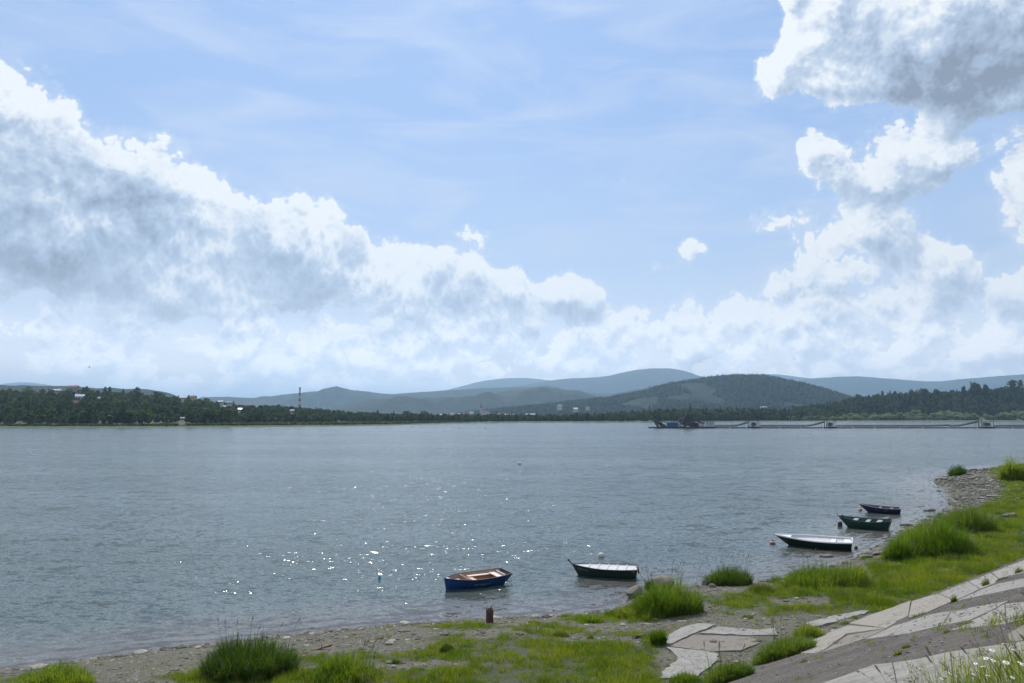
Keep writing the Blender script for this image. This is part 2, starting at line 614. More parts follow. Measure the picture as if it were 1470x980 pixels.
# where grass grows: centre and radii as seen from the crest, strength
GRASS = [(560, 985, 260, 26, 1.0), (700, 968, 240, 22, 0.85), (860, 950, 110, 26, 0.95), (900, 975, 60, 40, 1.0), (350, 975, 130, 18, 0.7),
         (60, 985, 70, 18, 0.8), (740, 925, 150, 16, 0.6), (560, 945, 200, 14, 0.6), (820, 905, 120, 12, 0.5), (860, 890, 60, 9, 0.6), (930, 880, 70, 18, 0.9), (960, 905, 40, 14, 0.6), (945, 925, 22, 26, 0.9),
         (1060, 860, 100, 10, 0.65), (1130, 850, 60, 12, 0.7), (1180, 835, 70, 28, 0.95), (1230, 850, 80, 26, 1.0),
         (1120, 878, 90, 9, 0.45), (1230, 870, 60, 14, 0.85), (1300, 830, 90, 40, 1.1), (1390, 790, 110, 50, 1.2), (1450, 740, 60, 70, 1.2), (1340, 775, 70, 45, 1.1),
         (1466, 680, 14, 20, 1.0), (1180, 868, 50, 10, 0.5), (650, 940, 160, 10, 0.5), (520, 945, 60, 9, 0.5), (430, 935, 60, 6, 0.15), (700, 900, 160, 5, 0.3), (1120, 935, 60, 20, 0.7), (1050, 968, 60, 18, 0.7),
         (480, 950, 100, 14, 0.6), (1550, 740, 90, 120, 1.1), (1440, 665, 60, 6, 0.8)]
BARE = [(1270, 790, 60, 12, 0.9), (1330, 748, 34, 9, 0.9), (1245, 838, 36, 6, 0.5), (1160, 862, 60, 7, 0.6), (1335, 822, 40, 5, 0.4), (1440, 755, 26, 5, 0.4), (1395, 706, 58, 26, 1.3), (900, 900, 80, 8, 0.7), (1000, 890, 60, 10, 0.7), (975, 945, 32, 34, 0.9), (1150, 895, 90, 12, 0.6), (1030, 845, 40, 8, 0.7),
        (1215, 812, 45, 9, 0.6), (640, 955, 110, 7, 0.5), (150, 955, 160, 16, 1.0), (1190, 855, 30, 6, 0.4), (1275, 808, 30, 6, 0.6), (1020, 935, 90, 42, 1.0)]


def grass_mask(x, y, z, sd):
    px, py = to_px(x, y, z)
    m = np.zeros_like(px)
    for (cx, cy, rx, ry, w) in GRASS:
        q = ((px - cx) / rx) ** 2 + ((py - cy) / ry) ** 2
        m = np.maximum(m, w * np.clip(1.25 - q, 0, 1))
    for (cx, cy, rx, ry, w) in BARE:
        q = ((px - cx) / rx) ** 2 + ((py - cy) / ry) ** 2
        m = m - w * np.clip(1.2 - q, 0, 1)
    # outside the view the shore goes on in the same way
    out = (px < -40) | (px > 1600) | (y < 20)
    m = np.where(out, 0.55 + 0.9 * (fbm(x * 0.15, y * 0.15, 2) - 0.5), m)
    dn = x * DN[0] + y * DN[1]
    m = m * np.clip((dn - TOE - 0.05) / 0.25, 0, 1) * np.clip((sd - 0.5) / 1.5, 0, 1)
    n = fbm(x * 0.9 + 3, y * 0.9 + 8, 4, 0.6) - 0.5
    return np.clip(m + n * 1.5 * (m > 0.02), 0, 1.2)


# ------------------------------------------------------------------ materials
def new_mat(name):
    m = bpy.data.materials.new(name)
    m.use_nodes = True
    m.node_tree.nodes.clear()
    k = NT(m.node_tree)
    out = k.node('ShaderNodeOutputMaterial')
    b = k.node('ShaderNodeBsdfPrincipled')
    k.l.new(b.outputs[0], out.inputs[0])
    return m, k, b, out


def paint(name, rgb, rough=0.5, wear=0.15, scale=6.0, metal=0.0, dirt=(0.12, 0.10, 0.08), bump=0.0, spec=0.5):
    m, k, b, _ = new_mat(name)
    tc = k.node('ShaderNodeTexCoord').outputs['Object']
    n = k.noise(tc, scale, 6, 0.65)
    n2 = k.noise(tc, scale * 6, 4, 0.6)
    col = k.mix(k.lin(n, 0.35, 0.75, 0.0, wear * 2), rgb, tuple(c * 0.55 + d * 0.45 for c, d in zip(rgb, dirt)))
    col = k.mix(k.lin(n2, 0.55, 0.75, 0.0, wear), col, dirt)
    k.put(b.inputs['Base Color'], col)
    k.put(b.inputs['Roughness'], k.lin(n, 0.3, 0.7, max(rough - 0.1, 0.02), min(rough + 0.15, 1)))
    b.inputs['Metallic'].default_value = metal
    b.inputs['Specular IOR Level'].default_value = spec
    if bump:
        k.put(b.inputs['Normal'], k.node('ShaderNodeBump', {'Height': n2, 'Distance': bump, 'Strength': 1.0}).outputs[0])
    return m


def leaf_mat(name, c0, c1, c2, trans=0.35, rough=0.5, spec=0.35, isl=0.25, ow=0.45, ns=0.6):
    """foliage: colour differs from plant to plant and from clump to clump; light passes through the leaves"""
    m, k, b, out = new_mat(name)
    oi = k.node('ShaderNodeObjectInfo')
    geo = k.node('ShaderNodeNewGeometry')
    n = k.noise(geo.outputs['Position'], ns, 3, 0.6)
    f = k.m('ADD', k.m('MULTIPLY', oi.outputs['Random'], ow), k.m('MULTIPLY', k.m('SUBTRACT', n, 0.2), 1.15))
    f = k.m('ADD', f, k.m('MULTIPLY', geo.outputs['Random Per Island'], isl), clamp=True)
    col = k.ramp(f, [(0.15, c0), (0.55, c1), (0.95, c2)])
    k.put(b.inputs['Base Color'], col)
    b.inputs['Roughness'].default_value = rough
    b.inputs['Specular IOR Level'].default_value = spec
    tr = k.node('ShaderNodeBsdfTranslucent', {0: k.mix(1.0, col, (1.3, 1.35, 0.7), 'MULTIPLY')})
    ms = k.node('ShaderNodeMixShader', {0: trans})
    k.l.new(b.outputs[0], ms.inputs[1])
    k.l.new(tr.outputs[0], ms.inputs[2])
    k.l.new(ms.outputs[0], out.inputs[0])
    return m


def ground_mat():
    m, k, b, _ = new_mat('shore_ground')
    P = k.node('ShaderNodeNewGeometry').outputs['Position']
    ga = k.node('ShaderNodeAttribute', attribute_name='grass').outputs['Fac']
    sd = k.node('ShaderNodeAttribute', attribute_name='sd').outputs['Fac']
    sl = k.node('ShaderNodeAttribute', attribute_name='slope').outputs['Fac']
    n1 = k.noise(P, 0.8, 5, 0.6)
    n2 = k.noise(P, 9.0, 5, 0.7)
    v = k.node('ShaderNodeTexVoronoi', {'Vector': P, 'Scale': 14.0})
    stones = k.ramp(k.xyz(v.outputs['Color'])[0], [(0.0, (0.05, 0.046, 0.032)), (0.5, (0.14, 0.13, 0.098)), (1.0, (0.33, 0.31, 0.25))])
    stones = k.mix(k.lin(v.outputs['Distance'], 0.25, 0.55, 0, 0.75), stones, (0.035, 0.03, 0.024))
    mud = k.mix(n2, (0.065, 0.056, 0.036), (0.16, 0.14, 0.10))
    grav = k.mix(k.lin(n1, 0.35, 0.65, 0.15, 0.7), stones, mud)
    soil = k.mix(n2, (0.022, 0.032, 0.008), (0.070, 0.078, 0.026))
    moss = k.mix(k.sstep(k.noise(P, 2.2, 4, 0.6), 0.46, 0.62, 0, 0.7), grav, (0.080, 0.092, 0.026))
    col = k.mix(k.sstep(ga, 0.10, 0.55), moss, soil)
    # the embankment: dark bitumen and grit over old concrete
    tar = k.mix(k.sstep(k.noise(P, 0.9, 5, 0.65), 0.35, 0.7), (0.044, 0.035, 0.029), (0.092, 0.076, 0.062))
    tar = k.mix(k.lin(k.noise(P, 26.0, 4, 0.8), 0.40, 0.75, 0, 0.5), tar, (0.13, 0.11, 0.09))
    tar = k.mix(k.sstep(k.noise(P, 5.0, 6, 0.8), 0.57, 0.66, 0, 0.75), tar, (0.24, 0.225, 0.205))
    tar = k.mix(k.sstep(k.noise(P, 1.6, 5, 0.7), 0.60, 0.70, 0, 0.6), tar, (0.07, 0.075, 0.028))
    col = k.mix(sl, col, tar)
    wet = k.sstep(sd, 0.9, 0.0)
    col = k.mix(k.m('MULTIPLY', wet, 0.7), col, k.mix(0.5, col, (0.02, 0.018, 0.014), 'MULTIPLY'))
    k.put(b.inputs['Base Color'], col)
    k.put(b.inputs['Roughness'], k.m('SUBTRACT', 0.92, k.m('MULTIPLY', wet, 0.5)))
    h = k.m('ADD', k.m('MULTIPLY', k.m('SUBTRACT', 0.6, v.outputs['Distance']), 0.03), k.m('MULTIPLY', n2, 0.03))
    k.put(b.inputs['Normal'], k.node('ShaderNodeBump', {'Height': h, 'Distance': 1.0, 'Strength': 0.9}).outputs[0])
    return m


def grow(lo, hi, step, far, ratio=1.22):
    mid = list(np.arange(lo, hi + 1e-6, step))
    a, s, x = [], step, lo
    while x > -far:
        s *= ratio
        x -= s
        a.append(max(x, -far))
    c, s, x = [], step, hi
    while x < far:
        s *= ratio
        x += s
        c.append(min(x, far))
    return np.array(a[::-1] + mid + c)


FAR = 19000.0
gx = grow(-24, 44, 0.22, FAR)
gy = grow(8, 62, 0.22, FAR)
GX, GY = np.meshgrid(gx, gy, indexing='xy')
X, Y = GX.ravel(), GY.ravel()
SD = shore_dist(X, Y)
Z = ground_z(X, Y, SD)
GM = grass_mask(X, Y, Z, SD)
dnn = X * DN[0] + Y * DN[1]
nx_, ny_ = len(gx), len(gy)
idx = np.arange(nx_ * ny_).reshape(ny_, nx_)
F = np.stack([idx[:-1, :-1].ravel(), idx[:-1, 1:].ravel(), idx[1:, 1:].ravel(), idx[1:, :-1].ravel()], 1)
ground = mesh_obj('ground', np.stack([X, Y, Z], 1), F, ground_mat(), smooth=True,
                  attrs={'grass': GM, 'sd': SD, 'slope': np.clip((TOE + 0.1 - dnn) / 0.3, 0, 1)})
tag(ground, kind='structure')


# ------------------------------------------------------------------ the lake
def water_mat():
    m, k, b, _ = new_mat('lake_water')
    P = k.node('ShaderNodeNewGeometry').outputs['Position']
    sd = k.node('ShaderNodeAttribute', attribute_name='sd').outputs['Fac']
    # wave slopes: three trains of ripples, calmer and rougher patches
    Q = k.v('MULTIPLY', P, (0.55, 1.0, 1.0))
    a = k.node('ShaderNodeTexNoise', {'Vector': Q, 'Scale': 0.55, 'Detail': 3.0, 'Roughness': 0.55, 'Distortion': 0.3}).outputs[1]
    c = k.node('ShaderNodeTexNoise', {'Vector': Q, 'Scale': 3.2, 'Detail': 4.0, 'Roughness': 0.65, 'Distortion': 0.2}).outputs[1]
    patch = k.noise(k.v('MULTIPLY', P, (0.25, 1.0, 1.0)), 0.035, 3, 0.55)
    amp = k.m('MULTIPLY', k.lin(patch, 0.35, 0.65, 0.55, 1.25), k.lin(sd, -9.0, 0.0, 1.0, 0.38))
    cr = k.v('SUBTRACT', k.node('ShaderNodeTexNoise', {'Vector': Q, 'Scale': 3.6, 'Detail': 2.0, 'Roughness': 0.5}).outputs[1], (0.5, 0.5, 0.5))
    crest = k.v('SCALE', k.v('MULTIPLY', cr, k.v('MULTIPLY', cr, cr)), s=23.0)
    f3 = k.node('ShaderNodeTexNoise', {'Vector': Q, 'Scale': 13.0, 'Detail': 2.0, 'Roughness': 0.6}).outputs[1]
    s = k.v('ADD', k.v('SCALE', k.v('SUBTRACT', a, (0.5, 0.5, 0.5)), s=0.60), k.v('SCALE', k.v('SUBTRACT', c, (0.5, 0.5, 0.5)), s=0.85))
    s = k.v('ADD', s, k.v('SCALE', k.v('SUBTRACT', f3, (0.5, 0.5, 0.5)), s=0.62))
    s = k.v('ADD', s, crest)
    s = k.v('SCALE', s, s=amp)
    sx, sy, _z = k.xyz(s)
    # small waves running up to the shore
    ph = k.m('ADD', k.m('MULTIPLY', sd, 5.2), k.m('MULTIPLY', k.noise(P, 0.7, 3, 0.5), 9.0))
    lap = k.m('MULTIPLY', k.m('POWER', k.m('MAXIMUM', k.m('SINE', ph), 0.0), 2.0), k.m('MULTIPLY', k.sstep(sd, -5.0, -0.4), 0.13))
    N = k.v('NORMALIZE', k.comb(k.m('MULTIPLY', sx, 1.1), k.m('SUBTRACT', k.m('MULTIPLY', sy, 1.15), lap), 1.0))
    k.put(b.inputs['Normal'], N)
    deep = k.mix(k.lin(patch, 0.35, 0.7), (0.057, 0.080, 0.072), (0.073, 0.096, 0.085))
    shal = k.mix(k.noise(P, 1.5, 4, 0.6), (0.080, 0.074, 0.062), (0.115, 0.104, 0.086))
    col = k.mix(k.sstep(sd, -7.5, -0.3), deep, shal)
    k.put(b.inputs['Base Color'], col)
    b.inputs['Roughness'].default_value = 0.125
    b.inputs['IOR'].default_value = 1.33
    return m


wx = grow(-45, 95, 1.0, FAR - 20, 1.3)
wy = grow(14, 170, 1.0, FAR - 20, 1.3)
WX, WY = np.meshgrid(wx, wy, indexing='xy')
idx = np.arange(WX.size).reshape(len(wy), len(wx))
F = np.stack([idx[:-1, :-1].ravel(), idx[:-1, 1:].ravel(), idx[1:, 1:].ravel(), idx[1:, :-1].ravel()], 1)
wsd = shore_dist(WX.ravel(), WY.ravel())
water = mesh_obj('water', np.stack([WX.ravel(), WY.ravel(), np.zeros(WX.size)], 1), F, water_mat(), attrs={'sd': wsd})
tag(water, kind='structure')

# ------------------------------------------------------------------ instancing helper for what nobody could count
def proto(name, verts, faces, mat, smooth=False):
    return mesh_obj(name, verts, faces, mat, smooth=smooth, link=False)


def scatter(name, pts, scales, rots, idxs, variants, tilt=None, sz=None):
    """one object: a point per plant or stone, each instancing one of the variant meshes"""
    n = len(pts)
    me = bpy.data.meshes.new(name)
    me.vertices.add(n)
    me.vertices.foreach_set('co', np.asarray(pts, np.float32).ravel())
    tilt = np.zeros(n) if tilt is None else tilt
    sz = np.ones(n) if sz is None else sz
    for nm, val in (('sc', scales), ('rz', rots), ('tilt', tilt), ('szz', sz)):
        a = me.attributes.new(nm, 'FLOAT', 'POINT')
        a.data.foreach_set('value', np.asarray(val, np.float32))
    a = me.attributes.new('pick', 'INT', 'POINT')
    a.data.foreach_set('value', np.asarray(idxs, np.int32))
    me.update()
    o = bpy.data.objects.new(name, me)
    COL.objects.link(o)
    g = bpy.data.node_groups.new(name + '_nodes', 'GeometryNodeTree')
    g.interface.new_socket('Geometry', in_out='INPUT', socket_type='NodeSocketGeometry')
    g.interface.new_socket('Geometry', in_out='OUTPUT', socket_type='NodeSocketGeometry')
    nd, ln = g.nodes, g.links
    gi, go = nd.new('NodeGroupInput'), nd.new('NodeGroupOutput')
    ip = nd.new('GeometryNodeInstanceOnPoints')
    g2i = nd.new('GeometryNodeGeometryToInstance')
    for v in variants:
        oi = nd.new('GeometryNodeObjectInfo')
        oi.inputs['Object'].default_value = v
        ln.new(oi.outputs['Geometry'], g2i.inputs[0])

    def att(nm, typ='FLOAT'):
        x = nd.new('GeometryNodeInputNamedAttribute')
        x.data_type = typ
        x.inputs[0].default_value = nm
        return x.outputs[0]
    # each variant must be an instance of its own to be picked
    jn = nd.new('GeometryNodeJoinGeometry')
    for l in list(g2i.inputs[0].links):
        src = l.from_socket
        ln.remove(l)
        gg = nd.new('GeometryNodeGeometryToInstance')
        ln.new(src, gg.inputs[0])
        ln.new(gg.outputs[0], jn.inputs[0])
    nd.remove(g2i)
    ln.new(gi.outputs[0], ip.inputs['Points'])
    ln.new(jn.outputs[0], ip.inputs['Instance'])
    ip.inputs['Pick Instance'].default_value = True
    ln.new(att('pick', 'INT'), ip.inputs['Instance Index'])
    cx = nd.new('ShaderNodeCombineXYZ')
    ln.new(att('tilt'), cx.inputs[0])
    ln.new(att('rz'), cx.inputs[2])
    ln.new(cx.outputs[0], ip.inputs['Rotation'])
    cs = nd.new('ShaderNodeCombineXYZ')
    s_ = att('sc')
    mu = nd.new('ShaderNodeMath')
    mu.operation = 'MULTIPLY'
    ln.new(s_, mu.inputs[0])
    ln.new(att('szz'), mu.inputs[1])
    ln.new(s_, cs.inputs[0])
    ln.new(s_, cs.inputs[1])
    ln.new(mu.outputs[0], cs.inputs[2])
    ln.new(cs.outputs[0], ip.inputs['Scale'])
    ln.new(ip.outputs[0], go.inputs[0])
    md = o.modifiers.new('scatter', 'NODES')
    md.node_group = g
    tag(o, kind='stuff')
    return o


# ------------------------------------------------------------------ far shore and hills
def px2az(px):
    return np.arctan((np.asarray(px, float) - 735.0) / FPX)


def zfrom(py, r_fwd):
    """height of a thing seen at picture row py at a forward distance"""
    d = ray(735, py)
    return EYE + d[2] / d[1] * r_fwd


# columns: picture x, forward distance of shore and of crest, width of the reed flat, ground height at the crest
LAND = np.array([
    (-700, 560, 1100, 25, 30), (-200, 600, 1200, 30, 34), (0, 620, 1250, 32, 35), (60, 620, 1250, 30, 37), (150, 620, 1250, 35, 36), (240, 630, 1250, 45, 27),
    (320, 650, 1250, 70, 18), (420, 680, 1250, 110, 15), (500, 720, 1300, 150, 7), (560, 770, 1500, 160, 4),
    (640, 950, 1800, 60, 4), (750, 1100, 2000, 40, 4), (860, 1130, 1900, 20, 8), (940, 1160, 1700, 20, 14), (1040, 1230, 1700, 25, 14),
    (1120, 1280, 1650, 40, 11), (1180, 1330, 1650, 60, 18), (1240, 1380, 1650, 60, 36), (1320, 1420, 1700, 60, 45), (1400, 1450, 1750, 60, 54),
    (1470, 1480, 1800, 60, 62), (1600, 1500, 1850, 60, 66), (2200, 1500, 1900, 60, 60)], float)
LAZ = px2az(LAND[:, 0])


def land_params(az):
    return [np.interp(az, LAZ, LAND[:, i]) for i in (1, 2, 3, 4)]


def far_z(az, f):
    """ground height by azimuth and forward distance"""
    r0, r1, fl, zc = land_params(az)
    t = np.clip((f - r0 - fl) / (r1 - r0 - fl), 0, 1)
    s = t * t * (3 - 2 * t)
    s = 0.35 * t + 0.65 * s
    z = 0.5 + np.clip((f - r0) / 6.0, -3, 1) * 0.6 + (zc - 1) * s
    x = f * np.tan(az)
    z = z + (fbm(x / 90.0 + 7, f / 90.0, 3) - 0.5) * np.minimum(zc * 0.35, 14) * np.clip(t * 3, 0, 1)
    back = np.clip((f - r1) / 900.0, 0, 1)
    return z * (1 - back) + back * 3.0


def terrain_mat(name, forest, field, fs, haze=0):
    m, k, b, _ = new_mat(name)
    P = k.node('ShaderNodeNewGeometry').outputs['Position']
    n = k.noise(P, fs, 5, 0.6)
    n2 = k.noise(P, fs * 14, 4, 0.7)
    col = k.mix(n2, tuple(c * 0.6 for c in forest), tuple(c * 1.5 for c in forest))
    col = k.mix(k.sstep(n, 0.57, 0.65), col, k.mix(k.noise(P, fs * 3, 2), field, tuple(c * 0.6 for c in field)))
    k.put(b.inputs['Base Color'], col)
    b.inputs['Roughness'].default_value = 0.95
    b.inputs['Specular IOR Level'].default_value = 0.1
    k.put(b.inputs['Normal'], k.node('ShaderNodeBump', {'Height': n2, 'Distance': 0.25 / fs / 14 * 3, 'Strength': 0.8}).outputs[0])
    return m


azs = np.concatenate([np.linspace(-1.15, -0.62, 25)[:-1], np.linspace(-0.62, 0.62, 520), np.linspace(0.62, 1.15, 25)[1:]])
fr = np.concatenate([np.linspace(0, 1, 70), 1 + np.linspace(0, 1, 30)[1:] ** 2 * 2.0])
AA, TT = np.meshgrid(azs, fr, indexing='xy')
A_, T_ = AA.ravel(), TT.ravel()
r0, r1, fl, zc = land_params(A_)
Ff = np.where(T_ <= 1, (r0 - 12) + T_ ** 1.4 * (r1 - r0 + 12), r1 + (T_ - 1) * 8200 / 2.0)
idx = np.arange(len(A_)).reshape(len(fr), len(azs))
F = np.stack([idx[:-1, :-1].ravel(), idx[:-1, 1:].ravel(), idx[1:, 1:].ravel(), idx[1:, :-1].ravel()], 1)
fz = far_z(A_, Ff)


def far_land_mat():
    m, k, b, _ = new_mat('far_shore_ground')
    P = k.node('ShaderNodeNewGeometry').outputs['Position']
    z = k.xyz(P)[2]
    n = k.noise(P, 0.012, 4, 0.6)
    n2 = k.noise(P, 0.25, 4, 0.7)
    grass = k.mix(n, (0.034, 0.058, 0.014), (0.058, 0.088, 0.022))
    grass = k.mix(k.lin(n2, 0.3, 0.8, 0, 0.5), grass, (0.035, 0.042, 0.018))
    sand = k.mix(n2, (0.17, 0.14, 0.11), (0.28, 0.23, 0.18))
    grass = k.mix(k.sstep(z, 3.0, 9.0, 0, 0.75), grass, (0.020, 0.032, 0.010))
    col = k.mix(k.sstep(k.m('ADD', z, k.m('MULTIPLY', n2, 0.4)), 0.62, 0.35, 0, k.sstep(k.xyz(P)[0], 250, 420)), grass, sand)
    k.put(b.inputs['Base Color'], col)
    b.inputs['Roughness'].default_value = 0.95
    return m


land = mesh_obj('far_shore', np.stack([Ff * np.tan(A_), Ff, fz], 1), F, far_land_mat(), smooth=True)
tag(land, kind='structure')


def ridge(name, prof, dist, depth, base_py, mat, relief, seed, nx=420, ny=34):
    """a range of hills with its crest where the photograph has it and slopes on both sides"""
    px = np.array([p[0] for p in prof], float)
    py = np.array([p[1] for p in prof], float)
    u = np.linspace(px[0], px[-1], nx)
    # smooth the crest a little and roughen it
    cy = np.interp(u, px, py)
    ker = np.ones(7) / 7
    cy = np.convolve(np.pad(cy, 3, 'edge'), ker, 'valid')
    cy = cy + (fbm(u / 38.0 + seed, u * 0 + seed, 4, 0.6) - 0.5) * 1.0 * np.clip((598 - cy) / 20, 0, 1)
    az = px2az(u)
    zc_ = np.array([zfrom(v, dist) for v in cy])
    t = np.linspace(-1, 1, ny * 2 - 1)
    UU, TT_ = np.meshgrid(np.arange(nx), t, indexing='xy')
    f = dist + TT_ * depth
    x = f * np.tan(az[UU]) * 1.0
    prof_t = np.cos(TT_ * math.pi / 2) ** 1.15
    nz = (fbm(x / (depth * 0.33) + seed, f / (depth * 0.33) + seed, 5, 0.55) - 0.5)
    # spurs and valleys running down the slope
    sp = (fbm(x / (depth * 0.22) + seed * 3, f / (depth * 1.2), 4) - 0.5)
    zz = -8 + (zc_[UU] + 8) * np.clip(prof_t + sp * relief * (1 - prof_t) * prof_t * 4, 0, None)
    zz = zz + nz * relief * zc_[UU] * (1 - prof_t) * prof_t * 3
    zz = zz + (fbm(x / 60.0, f / 60.0, 2) - 0.5) * 9 * prof_t
    idx = np.arange(UU.size).reshape(UU.shape)
    F = np.stack([idx[:-1, :-1].ravel(), idx[:-1, 1:].ravel(), idx[1:, 1:].ravel(), idx[1:, :-1].ravel()], 1)
    o = mesh_obj(name, np.stack([x.ravel(), f.ravel(), zz.ravel()], 1), F, mat, smooth=True)
    tag(o, kind='structure')
    return o, (az, zc_, dist, depth)


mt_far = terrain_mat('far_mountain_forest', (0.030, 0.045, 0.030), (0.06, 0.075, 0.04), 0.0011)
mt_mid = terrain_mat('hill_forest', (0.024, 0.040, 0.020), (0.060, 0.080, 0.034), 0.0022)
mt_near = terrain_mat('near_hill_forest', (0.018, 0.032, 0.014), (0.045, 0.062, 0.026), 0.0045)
ridge('mountain', [(-600, 575), (-200, 566), (-60, 560), (0, 552), (28, 547), (75, 553), (110, 561), (250, 578), (560, 578), (640, 560), (700, 545), (745, 541),
                   (790, 546), (840, 551), (900, 556), (1040, 546), (1060, 539), (1100, 536), (1130, 539), (1170, 544), (1230, 551), (1300, 556), (1700, 556), (2300, 560)],
      15500, 2400, 597, mt_far, 0.5, 3)
ridge('mountain', [(520, 596), (640, 574), (720, 558), (790, 546), (830, 543), (870, 541), (900, 533), (930, 529), (970, 529), (1000, 538), (1024, 547), (1060, 560),
                   (1120, 552), (1165, 543), (1200, 541), (1250, 541), (1300, 546), (1345, 548), (1380, 544), (1420, 541), (1470, 538), (1600, 532), (1900, 538), (2300, 550)],
      11800, 1900, 597, mt_far, 0.5, 8)
ridge('hill', [(200, 598), (290, 572), (370, 571), (420, 565), (460, 562), (490, 559.5), (520, 561.5), (560, 566), (600, 563), (650, 560), (700, 557), (750, 555),
               (800, 557), (850, 564), (880, 565), (930, 556), (985, 546), (1010, 549), (1060, 566), (1150, 585), (1230, 598)],
      8000, 1500, 597, mt_mid, 0.9, 13)
ridge('hill', [(-600, 560), (-200, 556), (0, 553), (60, 554), (110, 555), (170, 558), (215, 560), (245, 565), (270, 574), (300, 586), (330, 598)],
      3200, 700, 597, mt_near, 0.5, 21)
ridge('hill', [(440, 600), (490, 584), (530, 573), (560, 571), (620, 571), (680, 570), (730, 561), (775, 556), (810, 560), (850, 567), (900, 580), (960, 600)],
      5600, 1100, 597, mt_mid, 1.0, 34)
hill_o, hillinfo = ridge('hill', [(640, 600), (700, 592), (760, 587), (800, 583), (870, 574), (915, 566), (960, 554), (1010, 546), (1060, 542), (1090, 542), (1125, 548), (1160, 556),
                             (1200, 567), (1225, 574), (1260, 586), (1310, 600)],
                    3900, 900, 597, mt_near, 1.0, 55, nx=520)


# ------------------------------------------------------------------ trees
def clump_leaves(rs, centre, rad, n, size, flat=0.8):
    """small leaf-sprays on and inside one lobe of a crown"""
    d = rs.normal(size=(n, 3))
    d /= np.linalg.norm(d, axis=1)[:, None]
    r = rad * (0.55 + 0.5 * rs.random(n)) [:, None]
    c = centre + d * r * np.array([1, 1, flat])
    a = rs.normal(size=(n, 3))
    a /= np.linalg.norm(a, axis=1)[:, None]
    b = np.cross(a, d + 0.6 * rs.normal(size=(n, 3)))
    b /= (np.linalg.norm(b, axis=1)[:, None] + 1e-6)
    s = (size * (0.6 + 0.8 * rs.random(n)))[:, None]
    v = np.stack([c - a * s - b * s * .55, c + a * s * .3 - b * s * .8, c + a * s + b * s * .5, c - a * s * .2 + b * s * .8], 1)
    return v.reshape(-1, 3)


def tree_meshes(seed, h, spread, kind):
    """crown leaves (quads) and trunk-with-limbs for one tree"""
    rs = np.random.default_rng(seed)
    lobes = []
    if kind == 'spruce':
        for i in range(9):
            t = i / 8.0
            rr = spread * (1 - t) * 0.95 + 0.25
            for j in range(4 if t < 0.8 else 1):
                a = rs.random() * 6.28
                lobes.append((np.array([math.cos(a) * rr * 0.45, math.sin(a) * rr * 0.45, h * (0.15 + 0.83 * t)]), rr * 0.62, 12))
        fl = 0.5
    elif kind == 'poplar':
        for i in range(9):
            t = i / 8.0
            rr = spread * (0.55 + 0.45 * math.sin(math.pi * (t * 0.85 + 0.1)))
            lobes.append((np.array([rs.normal() * 0.25, rs.normal() * 0.25, h * (0.2 + 0.76 * t)]), rr * 0.75, 34))
        fl = 1.1
    else:
        nl = 11
        for i in range(nl):
            a = i * 2.4 + rs.random()
            zz = 0.20 + 0.68 * rs.random()
            rad = spread * (0.55 + 0.4 * rs.random()) * (1.05 - 0.45 * abs(zz - 0.6))
            q = rad * 0.62
            lobes.append((np.array([math.cos(a) * q, math.sin(a) * q, h * zz]), spread * (0.34 + 0.22 * rs.random()), 32))
        lobes.append((np.array([0, 0, h * 0.86]), spread * 0.42, 30))
        fl = 0.85
    q = np.concatenate([clump_leaves(rs, c, r, n, spread * 0.17 + 0.14, fl) for c, r, n in lobes])
    q[:, 2] = np.maximum(q[:, 2], 0.25)
    fq = np.arange(len(q)).reshape(-1, 4)
    m = MB()
    tr = 0.022 * h
    m.tube([(0, 0, -0.6), (0.03 * h * rs.normal(), 0, h * 0.3), (0.02 * h * rs.normal(), 0.02 * h * rs.normal(), h * 0.62), (0, 0, h * 0.85)],
           [tr * 1.2, tr * 0.9, tr * 0.55, tr * 0.2], 6)
    for c, r, n in lobes[::2][:6]:
        m.tube([(0, 0, min(h * 0.3, c[2] * 0.7)), tuple(c * 0.55 + np.array([0, 0, c[2] * 0.3])), tuple(c)], [tr * 0.5, tr * 0.35, tr * 0.12], 5)
    return q, fq, m


leaf_dark = leaf_mat('leaves_dark', (0.016, 0.032, 0.010), (0.038, 0.068, 0.016), (0.092, 0.128, 0.036), 0.18, 0.8, 0.1, 0.12, 0.75, 0.02)
leaf_pale = leaf_mat('leaves_willow', (0.060, 0.088, 0.034), (0.095, 0.125, 0.050), (0.13, 0.155, 0.075), 0.16, 0.8, 0.08, 0.08)
leaf_silver = leaf_mat('leaves_silvery', (0.10, 0.14, 0.055), (0.16, 0.20, 0.095), (0.24, 0.27, 0.15), 0.32, 0.8, 0.1, 0.1, 0.7, 0.02)
leaf_spruce = leaf_mat('needles_dark', (0.010, 0.020, 0.010), (0.018, 0.032, 0.014), (0.028, 0.044, 0.020), 0.1, 0.8, 0.08, 0.08)
bark = paint('bark', (0.055, 0.046, 0.038), 0.95, 0.3, 3.0, spec=0.05)


def crown_proto(name, seed, h, spread, kind, mat):
    q, fq, m = tree_meshes(seed, h, spread, kind)
    n0 = len(q)
    v = np.concatenate([q, np.array(m.v)])
    f = [tuple(x) for x in fq] + [tuple(i + n0 for i in ff) for ff in m.f]
    mi = [0] * len(fq) + [1] * len(m.f)
    return mesh_obj(name, v, f, mats=[mat, bark], midx=mi, link=False)


